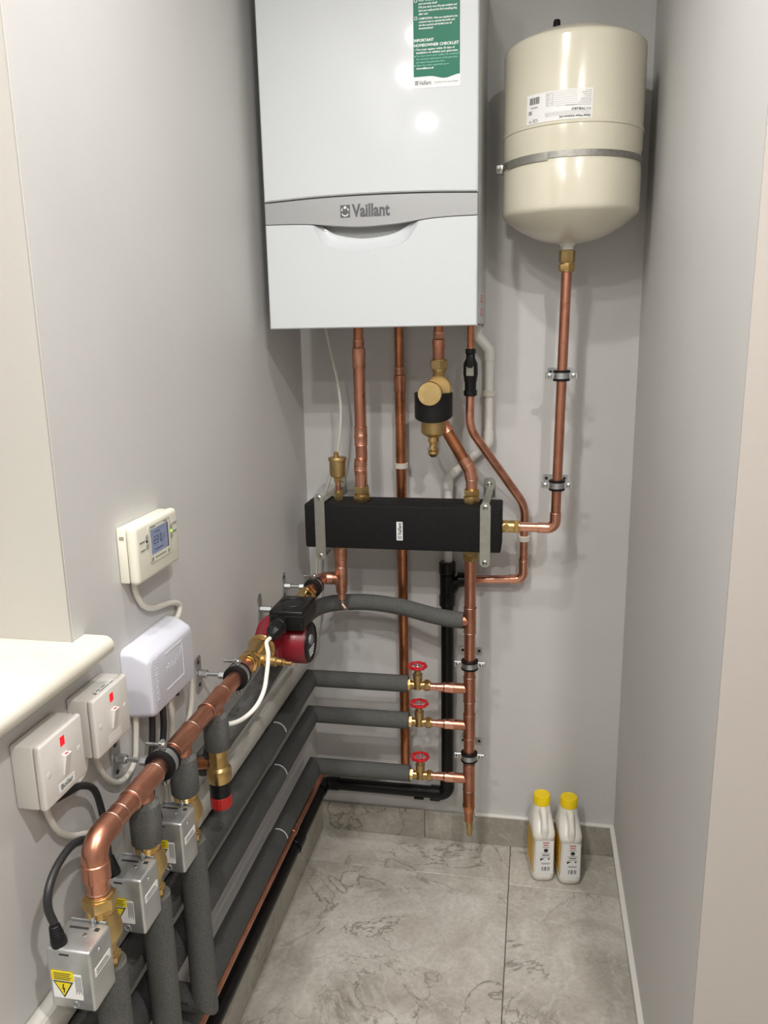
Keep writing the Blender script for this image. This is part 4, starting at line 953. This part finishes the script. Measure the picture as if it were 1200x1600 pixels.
for dx in (-0.032, 0.030):
    part(pump, 'head_bolt', MB().hexa((X0+0.018, pc+dx, pz+0.034), (X0+0.030, pc+dx, pz+0.034), 0.005), 'steel')
t = thing('pump_cable', 'bright white cable looping down from the black pump plug', 'cable', (0.09, -0.70, 0.76))
part(t, 'sheath', MB().curve([gl1-gd*0.006, gl1+gd*0.010, (0.1065, -0.662, 0.826), (0.1115, -0.690, 0.800), (0.1120, -0.712, 0.776), (0.1060, -0.738, 0.758), (0.0960, -0.772, 0.752), (0.0880, -0.815, 0.762), (0.060, -0.845, 0.772)], 0.0042, 12), 'cable_b')

# rubber lined rings holding the main off the left wall
def wall_ring(label, y, r=0.0143, z=Z0):
    t = thing('wall_pipe_ring', label, 'pipe ring', (0, y, z), 'rubber lined rings on the flow main')
    part(t, 'rubber_lining', MB().lathe((X0, y-0.0135, z), (0, 1, 0), [(0, r+0.0003), (0, r+0.007), (0.001, r+0.0085), (0.007, r+0.0085), (0.0075, r+0.006), (0.019, r+0.006), (0.0195, r+0.0085), (0.024, r+0.0085), (0.025, r+0.007), (0.025, r+0.0003)], 28), 'rubber')
    part(t, 'band', MB().lathe((X0, y-0.0065, z), (0, 1, 0), [(0, r+0.005), (0, r+0.0075), (0.013, r+0.0075), (0.013, r+0.005)], 28), 'zinc')
    part(t, 'upper_ear', MB().box((X0-0.003, y-0.006, z+r+0.005), (X0+0.003, y+0.006, z+r+0.020), 0.001, 1), 'zinc')
    part(t, 'lower_ear', MB().box((X0-0.003, y-0.006, z-r-0.020), (X0+0.003, y+0.006, z-r-0.005), 0.001, 1), 'zinc')
    sc_ = part(t, 'ear_screw', MB().cyl((X0-0.024, y, z+r+0.0135), (X0+0.004, y, z+r+0.0135), 0.0026, n=10).lathe((X0+0.003, y, z+r+0.0135), (1, 0, 0), [(0, 0.0058), (0.003, 0.0055), (0.0045, 0.003)], 16), 'steel')
    part(t, 'ear_screw', MB().cyl((X0-0.012, y, z-r-0.0135), (X0+0.004, y, z-r-0.0135), 0.0026, n=10).lathe((X0+0.003, y, z-r-0.0135), (1, 0, 0), [(0, 0.0058), (0.003, 0.0055), (0.0045, 0.003)], 16), 'steel')
    part(t, 'stud', MB().cyl((0.003, y, z), (X0-r-0.004, y, z), 0.0038, n=12).hexa((0.004, y, z), (0.020, y, z), 0.0075).hexa((X0-r-0.022, y, z), (X0-r-0.004, y, z), 0.0072), 'zinc')
    pl = part(t, 'wall_plate', MB().prism(rrect(y-0.0115, z-0.035, y+0.0115, z+0.033, 0.006), lambda u, v, d: (d, u, v), 0.0005, 0.003), 'galv')
    for s in (-1, 1): part(pl, 'screw_hole', MB().lathe((0.003, y, z+s*0.022), (1, 0, 0), [(0, 0.0042), (0.0006, 0.004)], 12), 'dark_gap')
wall_ring('rubber lined ring holding the main beside the header tee', -0.236)
wall_ring('rubber lined ring holding the main just below the pump valve', -0.748)
wall_ring('rubber lined ring holding the main between the two rear zone valves', -1.046)
t = thing('wall_fixing', 'zinc stud and wall plate hidden behind the black pump box', 'bracket', (0, -0.41, Z0))
part(t, 'stud', MB().cyl((0.003, -0.412, Z0+0.004), (0.050, -0.412, Z0+0.004), 0.004, n=12).hexa((0.004, -0.412, Z0+0.004), (0.030, -0.412, Z0+0.004), 0.0075), 'zinc')
part(t, 'wall_plate', MB().prism(rrect(-0.4235, Z0-0.035, -0.4005, Z0+0.038, 0.006), lambda u, v, d: (d, u, v), 0.0005, 0.003), 'galv')

# ================================================================== ZONE VALVES
def zone_valve(which, yv, n_):
    yf = yv-0.0645
    t = thing('zone_valve', 'silver boxed motorised zone valve with yellow warning sticker, '+which, 'zone valve', (X0, yv, 0.63), 'motorised zone valves')
    nut(t, (X0, yv, 0.750), (X0, yv, 0.734), 0.0215, 'brass', 'upper_nut')
    part(t, 'threaded_neck', MB().lathe((X0, yv, 0.735), (0, 0, -1), [(0, 0.0165), (0.002, 0.0178), (0.004, 0.0165), (0.006, 0.0178), (0.008, 0.0165), (0.010, 0.0178), (0.013, 0.0150)], 24), 'brass_bright')
    part(t, 'valve_body', MB().lathe((X0+0.006, yv, 0.726), (0, 0, -1), [(0, 0.013), (0.008, 0.0145), (0.016, 0.0178), (0.024, 0.0190), (0.032, 0.0180), (0.042, 0.0125), (0.050, 0.0090), (0.078, 0.0085)], 28), 'brass_cast')
    nut(t, (X0+0.003, yv, 0.664), (X0+0.003, yv, 0.650), 0.0165, 'brass', 'lower_nut')
    bx0, bx1, bz0, bz1 = 0.0415, 0.0988, 0.640, 0.7228
    # box: plan with the lower right front corner cut, made as a profile in the yz plane
    head = part(t, 'actuator_box', MB().box((bx0, yf, bz0), (bx1, yf+0.0485, bz1), 0.0035, 3), 'galv')
    part(t, 'mounting_plate', MB().box((bx0+0.004, yf+0.0485, bz0+0.006), (bx1-0.006, yf+0.0505, bz1+0.002), 0.0006, 1), 'zinc')
    part(head, 'top_slot', MB().box((0.0516, yf+0.035, bz1-0.0006), (0.0768, yf+0.0385, bz1+0.0003)), 'dark_gap')
    part(head, 'top_slot', MB().box((0.0845, yf+0.034, bz1-0.0006), (0.0905, yf+0.0395, bz1+0.0003)), 'dark_gap')
    part(head, 'front_slot', MB().box((0.0593, yf-0.0003, 0.7155), (0.0718, yf+0.001, 0.7178)), 'dark_gap')
    part(head, 'rivet', MB().lathe((0.0775, yf+0.027, bz1), (0, 0, 1), [(0, 0.0028), (0.0012, 0.0020), (0.0014, 0)], 12), 'steel')
    part(head, 'rivet', MB().lathe((bx1, yf+0.020, 0.712), (1, 0, 0), [(0, 0.0028), (0.0012, 0.0020), (0.0014, 0)], 12), 'zinc')
    part(head, 'release_lever', MB().box((0.078, yf+0.040, bz1), (0.082, yf+0.0465, bz1+0.012), 0.001, 1), 'zinc')
    part(head, 'earth_mark', MB().ring((0.0735, yf-0.0003, 0.6485), (0, 1, 0), 0.0042, 0.0006, 20, 4), 'zinc')
    FZ = lambda u, v, d: (u, yf-d, v)
    ws = part(head, 'warning_sticker', MB().prism(rrect(0.0465, 0.656, 0.0848, 0.6908, 0.001), FZ, 0.0001, 0.0005), 'paper', smooth=False)
    part(ws, 'yellow_strip', MB().prism(rrect(0.0462, 0.6808, 0.0752, 0.6938, 0.001), FZ, 0.0004, 0.0008), 'yellow', smooth=False)
    part(ws, 'triangle_border', MB().prism([(0.0475, 0.6795), (0.0605, 0.6572), (0.0737, 0.6795)], FZ, 0.0005, 0.0008), 'black_print', smooth=False)
    part(ws, 'triangle', MB().prism([(0.0501, 0.6780), (0.0605, 0.6600), (0.0711, 0.6780)], FZ, 0.0008, 0.0010), 'yellow', smooth=False)
    part(ws, 'lightning_bolt', MB().prism([(0.0601, 0.6762), (0.0618, 0.6762), (0.0606, 0.6706), (0.0626, 0.6714), (0.0612, 0.6640), (0.0600, 0.6650), (0.0608, 0.6690), (0.0589, 0.6684)], FZ, 0.0010, 0.0012), 'black_print', smooth=False)
    mb = MB()
    for k in range(4): mb.box((0.0495, yf-0.0010, 0.6912-k*0.0027-0.0009), (0.0718-0.002*(k % 2), yf-0.0008, 0.6912-k*0.0027))
    for k in range(5): mb.box((0.0765+k*0.0017, yf-0.0007, 0.664+0.003*(k % 2)), (0.0771+k*0.0017, yf-0.0005, 0.6885))
    o = part(ws, 'print', mb, 'black_print', smooth=False); o['kind'] = 'stuff'
    sl = part(head, 'side_label', MB().prism(rrect(yf+0.0065, 0.6835, yf+0.0415, 0.6950, 0.0006), lambda u, v, d: (bx1+d, u, v), 0.0001, 0.0005), 'paper', smooth=False)
    mb = MB()
    for k, (a, b_) in enumerate(((0.010, 0.034), (0.010, 0.0375))): mb.box((bx1+0.0005, yf+a, 0.6915-k*0.0038-0.0011), (bx1+0.0007, yf+b_, 0.6915-k*0.0038))
    o = part(sl, 'print', mb, 'black_print', smooth=False); o['kind'] = 'stuff'
    part(head, 'cable_gland', MB().lathe((0.0545, yf+0.010, bz1-0.001), (-0.12, -0.05, 1), [(0, 0.0095), (0.008, 0.0092), (0.012, 0.0078)] + [(0.012+0.003*k+dz, 0.0078-0.0004*k+dr) for k in range(5) for dz, dr in ((0.0005, 0.0006), (0.002, 0.0), (0.0025, -0.0008))] + [(0.030, 0.0045)], 16), 'black')
    return t
zone_valve('nearest of the three', DROPS[3], 0)
zone_valve('middle of the three', DROPS[2], 1)
zone_valve('farthest of the three', DROPS[1], 2)
for yd, which in ((DROPS[3], 'nearest'), (DROPS[2], 'middle'), (DROPS[1], 'farthest')):
    t = thing('lagged_drop', 'vertical grey foam lagged pipe under the %s zone valve' % which, 'lagged pipe', (X0+0.003, yd, 0.33), 'foam lagged drops under the zone valves')
    xd = X0+0.004
    part(t, 'sleeve', mitre(V(xd, yd, 0.651), V(xd, yd, 0.352), V(-0.05, yd, 0.352), FR-0.0005), 'foam')
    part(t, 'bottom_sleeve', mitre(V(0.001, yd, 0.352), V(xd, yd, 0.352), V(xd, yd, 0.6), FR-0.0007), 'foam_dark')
    part(t, 'slit', MB().box((xd-0.034, yd-FR-0.0004, 0.3585), (xd-0.020, yd-FR+0.004, 0.3597)), 'dark_gap')
    part(t, 'pipe_end', MB().cyl((xd, yd, 0.650), (xd, yd, 0.653), 0.0112), 'copper')

# ================================================================== TRUNKING AND ELECTRICS
t = thing('cable_trunking', 'long white plastic cable trunking along the left wall', 'trunking', (0, -0.9, 0.566))
part(t, 'base', MB().box((0.0005, -1.75, 0.567), (0.0215, -0.02, 0.607), 0.0008, 1), 'trunk', smooth=False)
part(t, 'lid', MB().box((0.0205, -1.75, 0.566), (0.0245, -0.018, 0.6085), 0.0012, 2), 'trunk')
FL = lambda u, v, d: (d, u, v)               # plate on the left wall: u = y, v = z, d = distance from the wall
def onL(d): return lambda u, v: (d, u, v)
def switch(label, yc, zc, labelled):
    t = thing('fused_switch', label, 'switch', (0, yc, zc-0.042), 'white fused switches under the window board')
    h = 0.0415; wd_ = 0.0435
    part(t, 'back_box', MB().box((0.0005, yc-wd_, zc-h), (0.030, yc+wd_, zc+h), 0.003, 2), 'white_pl')
    fp = part(t, 'face_plate', MB().box((0.0305, yc-wd_-0.0006, zc-h-0.0006), (0.0405, yc+wd_+0.0006, zc+h+0.0006), 0.0035, 3), 'white_pl')
    part(fp, 'neon_lamp', MB().prism(rrect(yc-0.0048, zc+0.0215, yc+0.0042, zc+0.0335, 0.0008), FL, 0.0400, 0.0410, 0.0003), 'neon', smooth=False)
    mb = MB().prism([(0.0402, zc+0.011), (0.0475, zc+0.0105), (0.0420, zc-0.0165), (0.0402, zc-0.0165)], lambda u, v, d: (u, d, v), yc-0.0050, yc+0.0062)
    rk = part(fp, 'rocker', mb, 'white_pl', smooth=False)
    part(rk, 'rocker_mark', MB().box((0.0426, yc-0.0022, zc+0.0106), (0.0456, yc+0.0034, zc+0.0112)), 'red_print', smooth=False)
    for s in (-1, 1): part(fp, 'screw_cover', MB().lathe((0.0403, yc+s*0.032, zc), (1, 0, 0), [(0, 0.0042), (0.0004, 0.0040), (0.0007, 0.0025)], 16), 'white_pl')
    part(fp, 'label_recess', MB().prism(rrect(yc-0.017, zc-0.0345, yc+0.017, zc-0.0225, 0.001), FL, 0.0402, 0.0407, 0.0003), 'paper' if labelled else 'white_pl', smooth=False)
    if labelled:
        mb = MB(); put_text(mb, 'Boiler', onL(0.0410), yc-0.0125, zc-0.0315, 0.0098, width=0.025, bold=0.01)
        sh_obj('lettering', mb, 'black_print', fp, smooth=False)
    else:
        tl = part(t, 'top_label', MB().box((0.0265, yc-0.021, zc+h+0.0008), (0.0375, yc+0.022, zc+h+0.0011)), 'paper', smooth=False)
        mb = MB()
        for y0, y1, x in ((-0.018, -0.009, 0.0300), (-0.006, 0.004, 0.0300), (-0.017, 0.007, 0.0340), (0.009, 0.019, 0.0340)): mb.box((x-0.0007, yc+y0, zc+h+0.0011), (x+0.0007, yc+y1, zc+h+0.0013))
        o = part(tl, 'print', mb, 'black_print', smooth=False); o['kind'] = 'stuff'
    return t
switch('white fused switch with a red neon and a Boiler label', -1.220, 0.9195, True)
switch('white fused switch with a red neon and small print on its top edge', -1.1035, 0.9205, False)

# programmer
t = thing('programmer', 'cream heating programmer with a blue screen on the left wall', 'programmer', (0, -0.916, 1.066))
part(t, 'back_plate', MB().box((0.0005, -0.9825, 1.0675), (0.0150, -0.849, 1.1515), 0.002, 2), 'cream_pl')
fc = part(t, 'front_cover', MB().box((0.0155, -0.9855, 1.0655), (0.0320, -0.8455, 1.1535), 0.007, 4), 'cream_pl')
part(t, 'vent_slot', MB().box((0.005, -0.9832, 1.134), (0.012, -0.9824, 1.139)), 'grey_btn')
bz = part(fc, 'bezel', MB().prism(rrect(-0.9475, 1.0885, -0.8775, 1.1455, 0.004), FL, 0.0318, 0.0328, 0.0004), 'cream_pl', smooth=False)
part(bz, 'bezel_line', MB().sweep([(0.0330, u, v) for u, v in rrect(-0.9475, 1.0885, -0.8775, 1.1455, 0.004)], 0.0004, 4, closed=True), 'grey_btn')
lc = part(fc, 'screen', MB().prism([(-0.9415, 1.1010), (-0.8845, 1.1010), (-0.8845, 1.1395), (-0.9415, 1.1395)], FL, 0.0325, 0.0332), 'lcd', smooth=False)
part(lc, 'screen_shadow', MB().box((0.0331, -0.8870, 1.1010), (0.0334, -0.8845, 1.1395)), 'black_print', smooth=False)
mb = MB()
def seg7(u, v, w_, h_, th, on):
    S = {'a': (u, v+h_-th, u+w_, v+h_), 'g': (u, v+h_/2-th/2, u+w_, v+h_/2+th/2), 'd': (u, v, u+w_, v+th), 'f': (u, v+h_/2, u+th, v+h_), 'b': (u+w_-th, v+h_/2, u+w_, v+h_), 'e': (u, v, u+th, v+h_/2), 'c': (u+w_-th, v, u+w_, v+h_/2)}
    for k in on: quad(mb, onL(0.0335), *S[k])
for i, dgt in enumerate(('abged', 'abgcd', 'abcdef', 'bc')): seg7(-0.934+i*0.0085+(0.004 if i > 1 else 0), 1.1155, 0.0062, 0.0115, 0.0012, dgt)
quad(mb, onL(0.0335), -0.930, 1.106, -0.905, 1.1075); quad(mb, onL(0.0335), -0.930, 1.133, -0.912, 1.1342)
o = sh_obj('digits', mb, 'lcd_seg', lc, smooth=False); o['kind'] = 'stuff'
for u, v, m_ in ((-0.9535, 1.1315, 'grey_btn'), (-0.9535, 1.1180, 'grey_btn'), (-0.8725, 1.1285, 'grey_btn'), (-0.8725, 1.1150, 'grey_btn')):
    part(fc, 'button', MB().prism(ell(u, v, 0.0030, 0.0050, 16), FL, 0.0316, 0.0336, 0.0005), m_)
part(fc, 'indicator', MB().prism(ell(-0.8725, 1.1218, 0.0026, 0.0022, 12), FL, 0.0316, 0.0334), 'led', smooth=False)
part(fc, 'indicator_off', MB().prism(ell(-0.9535, 1.1250, 0.0022, 0.0018, 12), FL, 0.0316, 0.0334), 'black_print', smooth=False)
for u in (-0.9405, -0.8865): part(fc, 'button', MB().prism(rrect(u-0.0035, 1.0912, u+0.0035, 1.0972, 0.001), FL, 0.0325, 0.0336, 0.0004), 'grey_btn', smooth=False)
mb = MB()
for u0, u1, v in ((-0.975, -0.960, 1.1275), (-0.973, -0.960, 1.1150), (-0.866, -0.853, 1.1320), (-0.866, -0.855, 1.1190), (-0.931, -0.896, 1.0945), (-0.940, -0.925, 1.1425), (-0.897, -0.886, 1.1425)): mb.box((0.0319, u0, v-0.0008), (0.0332, u1, v+0.0008))
o = part(fc, 'print', mb, 'grey_print', smooth=False); o['kind'] = 'stuff'

# wiring hub
t = thing('wiring_hub', 'bluish white rounded wiring hub box below the programmer', 'wiring box', (0, -0.925, 0.861))
hy0, hy1, hz0, hz1 = -1.004, -0.845, 0.8605, 0.970
rings = []
for d, ins, tz in ((0.0005, 0.0, 0.0), (0.018, 0.0004, 0.0008), (0.0195, 0.0006, 0.0014), (0.0385, 0.004, 0.0125), (0.0405, 0.005, 0.0140), (0.0432, 0.010, 0.0175), (0.0440, 0.016, 0.020)):
    rings.append([(d, u, v) for u, v in rrect(hy0+ins*0.75, hz0+ins*0.4, hy1-ins*0.5, hz1-tz, 0.010, 5)])
hb = part(t, 'cover', MB().loft(rings), 'hub_pl', ang=22)
fr = MB()
for a, b_ in (((-0.9505, 0.945), (-0.8905, 0.945)), ((-0.8905, 0.945), (-0.8905, 0.887)), ((-0.8905, 0.887), (-0.952, 0.887))):
    fr.sweep([(0.0440, a[0], a[1]), (0.0440, b_[0], b_[1])], 0.0007, 6)
part(hb, 'panel_outline', fr, 'hub_pl')
mb = MB()
for k in range(14):
    for j in range(2): mb.box((0.0436, -0.9835+j*0.0045-(k % 2)*0.0008, 0.9480-k*0.0049), (0.0446, -0.9808+j*0.0045, 0.9495-k*0.0049))
for k, (u, v) in enumerate(((-0.948, 0.921), (-0.942, 0.924), (-0.936, 0.918), (-0.930, 0.922), (-0.924, 0.917), (-0.918, 0.921), (-0.912, 0.926), (-0.906, 0.922), (-0.901, 0.928), (-0.897, 0.934))):
    mb.box((0.0436, u, v), (0.0446, u+0.0040, v+0.0016)); mb.box((0.0436, u+0.001, v-0.005), (0.0446, u+0.0022, v-0.001))
o = part(hb, 'embossed_marks', mb, 'hub_pl', smooth=False); o['kind'] = 'stuff'
part(hb, 'notch', MB().box((0.036, -0.918, hz0-0.0004), (0.044, -0.912, hz0+0.004)), 'dark_gap')

def cable(label, pts, r, m, loc, group=None, name='cable'):
    t = tag(sh_obj(name, MB().curve(pts, r, 12), m, None, loc), label, 'cable', group); return t
cable('cream cable dipping from the programmer to the wiring hub', [(0.008, -0.958, 1.070), (0.0065, -0.953, 1.045), (0.0065, -0.935, 1.018), (0.0065, -0.905, 1.002), (0.0065, -0.870, 0.995), (0.0065, -0.838, 0.988), (0.0065, -0.812, 0.975), (0.008, -0.822, 0.960), (0.010, -0.848, 0.955)], 0.0046, 'cable_w', (0.0065, -0.9, 1.0))
cable('thin white tube curling down from the boiler past the air vent', [(0.092, -0.10, 1.436), (0.105, -0.10, 1.37), (0.119, -0.10, 1.30), (0.1245, -0.10, 1.24), (0.122, -0.10, 1.19), (0.112, -0.095, 1.13), (0.092, -0.085, 1.075), (0.075, -0.075, 1.03), (0.058, -0.060, 0.98), (0.045, -0.050, 0.92), (0.040, -0.055, 0.87), (0.036, -0.060, 0.82), (0.034, -0.058, 0.76), (0.032, -0.040, 0.70), (0.022, -0.030, 0.63), (0.015, -0.028, 0.605)], 0.0034, 'cable_w', (0.1, -0.1, 1.2))
cable('black cable arching from the nearest zone valve behind the copper elbow', [(0.0510, -1.2905, 0.748), (0.0495, -1.296, 0.775), (0.0475, -1.287, 0.795), (0.0440, -1.262, 0.806), (0.0400, -1.225, 0.806), (0.0320, -1.185, 0.785), (0.0260, -1.160, 0.755), (0.0200, -1.150, 0.700), (0.0150, -1.148, 0.607)], 0.0050, 'black_cable', (0.045, -1.28, 0.79))
cable('black cable rising from the middle zone valve into the wiring hub', [(0.0510, -1.166, 0.748), (0.0490, -1.165, 0.772), (0.0450, -1.150, 0.790), (0.0360, -1.110, 0.782), (0.0300, -1.060, 0.770), (0.0280, -1.010, 0.770), (0.0260, -0.985, 0.795), (0.0240, -0.972, 0.830), (0.0240, -0.968, 0.8605)], 0.0050, 'black_cable', (0.045, -1.15, 0.78))
cable('black cable rising from the farthest zone valve into the wiring hub', [(0.0510, -1.041, 0.748), (0.0460, -1.030, 0.768), (0.0380, -0.995, 0.775), (0.0350, -0.970, 0.790), (0.0340, -0.955, 0.825), (0.0340, -0.952, 0.8605)], 0.0050, 'black_cable', (0.045, -1.03, 0.78))
cable('dark grey cable leaving the Boiler switch towards the elbow', [(0.020, -1.232, 0.878), (0.020, -1.222, 0.866), (0.020, -1.195, 0.858), (0.021, -1.165, 0.850), (0.0225, -1.140, 0.830), (0.0225, -1.128, 0.795), (0.0225, -1.122, 0.740), (0.020, -1.120, 0.66), (0.015, -1.120, 0.606)], 0.0048, 'black_cable', (0.02, -1.19, 0.86))
cable('white cable sagging from the Boiler switch to the trunking', [(0.010, -1.228, 0.878), (0.010, -1.222, 0.845), (0.010, -1.207, 0.812), (0.010, -1.180, 0.785), (0.010, -1.150, 0.768), (0.010, -1.115, 0.745), (0.010, -1.095, 0.68), (0.010, -1.092, 0.607)], 0.0042, 'cable_w', (0.01, -1.2, 0.8))
cable('short white cable looping between the two fused switches', [(0.010, -1.188, 0.878), (0.010, -1.180, 0.862), (0.010, -1.160, 0.850), (0.010, -1.140, 0.855), (0.010, -1.130, 0.879)], 0.0048, 'cable_w', (0.01, -1.16, 0.85))
cable('white cable looping down from the small print switch', [(0.010, -1.112, 0.879), (0.010, -1.107, 0.850), (0.010, -1.088, 0.815), (0.010, -1.060, 0.790), (0.0095, -1.030, 0.784), (0.009, -1.005, 0.795), (0.009, -0.995, 0.83), (0.010, -0.992, 0.861)], 0.0042, 'cable_w', (0.01, -1.08, 0.81))
cable('cream cable dropping from the middle of the wiring hub', [(0.034, -0.930, 0.8605), (0.033, -0.925, 0.830), (0.028, -0.918, 0.800), (0.018, -0.915, 0.740), (0.012, -0.915, 0.607)], 0.0040, 'cable_w', (0.02, -0.92, 0.8), 'cream cables under the wiring hub')
cable('second cream cable dropping from the wiring hub, nearer the copper ring', [(0.024, -0.905, 0.8605), (0.022, -0.898, 0.830), (0.018, -0.895, 0.790), (0.012, -0.895, 0.700), (0.010, -0.895, 0.607)], 0.0040, 'cable_w', (0.02, -0.9, 0.8), 'cream cables under the wiring hub')
cable('white cable bulging out beyond the far end of the wiring hub', [(0.016, -0.850, 0.900), (0.016, -0.838, 0.892), (0.017, -0.822, 0.865), (0.018, -0.813, 0.830), (0.018, -0.822, 0.790), (0.016, -0.840, 0.760), (0.012, -0.850, 0.690), (0.010, -0.852, 0.607)], 0.0044, 'cable_w', (0.018, -0.82, 0.84))

# ================================================================== BOTTLES
def bottle(label, xc, yc, rot):
    t = thing('inhibitor_bottle', label, 'bottle', (xc, yc, 0), 'white bottles with yellow caps')
    Rz = Matrix.Rotation(rot, 3, 'Z'); o_ = V(xc, yc, 0)
    def T(p): return o_+Rz @ V(p[0], p[1], p[2]*0.95)
    def sect(z, w_, d_, cy, r): return [T((u, v+cy, z)) for u, v in rrect(-w_/2, -d_/2, w_/2, d_/2, min(r, w_*0.49, d_*0.49), 5)]
    S = [sect(0.0005, 0.046, 0.088, 0, 0.014), sect(0.003, 0.052, 0.096, 0, 0.016), sect(0.012, 0.0575, 0.104, 0, 0.017), sect(0.022, 0.0585, 0.106, 0, 0.017), sect(0.0235, 0.0570, 0.1045, 0, 0.016),
         sect(0.134, 0.0570, 0.1045, 0, 0.016), sect(0.1355, 0.0585, 0.106, 0, 0.017), sect(0.146, 0.0580, 0.105, 0.0, 0.018), sect(0.156, 0.0560, 0.096, 0.003, 0.020), sect(0.170, 0.0520, 0.078, 0.010, 0.022), sect(0.184, 0.0490, 0.066, 0.014, 0.023), sect(0.197, 0.0460, 0.056, 0.012, 0.022), sect(0.207, 0.0430, 0.046, 0.008, 0.0205), sect(0.2105, 0.040, 0.040, 0.006, 0.0195)]
    body = part(t, 'body', MB().loft(S), 'jug', ang=50)
    hp = fillet([T((0, -0.008, 0.200)), T((0, -0.028, 0.196)), T((0, -0.047, 0.166)), T((0, -0.046, 0.142))], 0.014, 6)
    m_ = MB(); m_.sweep(hp, 0.0075, 12, radii=[0.0085+0.002*abs(i/(len(hp)-1)-0.5)*2 for i in range(len(hp))])
    part(t, 'handle', m_, 'jug')
    cp = []
    for z, r in ((0.2095, 0.0212), (0.2105, 0.0222), (0.2330, 0.0222), (0.2365, 0.0205), (0.2370, 0.0165), (0.2358, 0.0155), (0.2358, 0.0)):
        cp.append((z*0.95, r))
    part(t, 'cap', MB().lathe(T((0, 0.006, 0)), (0, 0, 1), cp, 40), 'yellow_cap', ang=30)
    # front label with print, yellow label on the side
    lf = part(t, 'front_label', MB().add([T((-0.0215, -0.0525, 0.027)), T((0.0235, -0.0525, 0.027)), T((0.0235, -0.0525, 0.131)), T((-0.0215, -0.0525, 0.131))], [[0, 1, 2, 3]]), 'paper', smooth=False)
    pf = lambda u, v: T((0.004+(u-0.0065)*1.3, -0.0528, v)); mb = MB(); rd = MB(); cx_ = 0.0065
    for w_, z in ((0.0125, 0.1225), (0.0105, 0.1150)):
        for k in range(5): quad(rd, pf, cx_-w_/2+k*w_/5, z, cx_-w_/2+k*w_/5+w_/6.5, z+0.0042)
    for w_, z, h_ in ((0.014, 0.1095, 0.0014), (0.010, 0.0945, 0.0010), (0.020, 0.0905, 0.0010), (0.014, 0.0850, 0.0024), (0.020, 0.0800, 0.0010), (0.018, 0.0610, 0.0010), (0.016, 0.0585, 0.0010)): quad(mb, pf, cx_-w_/2, z, cx_+w_/2, z+h_)
    mb.add([pf(*q) for q in ell(cx_, 0.1015, 0.0045, 0.0052, 16)], [list(range(16))])
    mb.add([pf(-0.0045, 0.069), pf(-0.0045, 0.0765), pf(0.0045, 0.0765)], [[0, 1, 2]]); mb.add([pf(*q) for q in ell(0.0125, 0.075, 0.0022, 0.0022, 10)], [list(range(10))])
    for k in range(11):
        if k not in (2, 7): quad(mb, pf, -0.0015+k*0.0015, 0.038, -0.0015+k*0.0015+(0.0010 if k % 3 else 0.0006), 0.0505)
    o = part(lf, 'red_print', rd, 'red_print', smooth=False); o['kind'] = 'stuff'
    o = part(lf, 'print', mb, 'black_print', smooth=False); o['kind'] = 'stuff'
    for s in (-1, 1): part(t, 'side_label', MB().add([T((s*0.0288, -0.036, 0.026)), T((s*0.0288, 0.036, 0.026)), T((s*0.0288, 0.036, 0.132)), T((s*0.0288, -0.036, 0.132))], [[0, 1, 2, 3]]), 'yellow_lab', smooth=False)
    m_ = MB().add([T((-0.0288, -0.036, 0.026)), T((-0.0262, -0.0465, 0.026)), T((-0.0262, -0.0465, 0.132)), T((-0.0288, -0.036, 0.132))], [[0, 1, 2, 3]])
    part(t, 'label_corner', m_, 'yellow_lab', smooth=False)
    return t
bottle('white bottle with yellow cap, the left of the pair on the floor', 0.6370, -0.096, 0.16)
bottle('white bottle with yellow cap, the right of the pair on the floor', 0.7065, -0.098, 0.13)
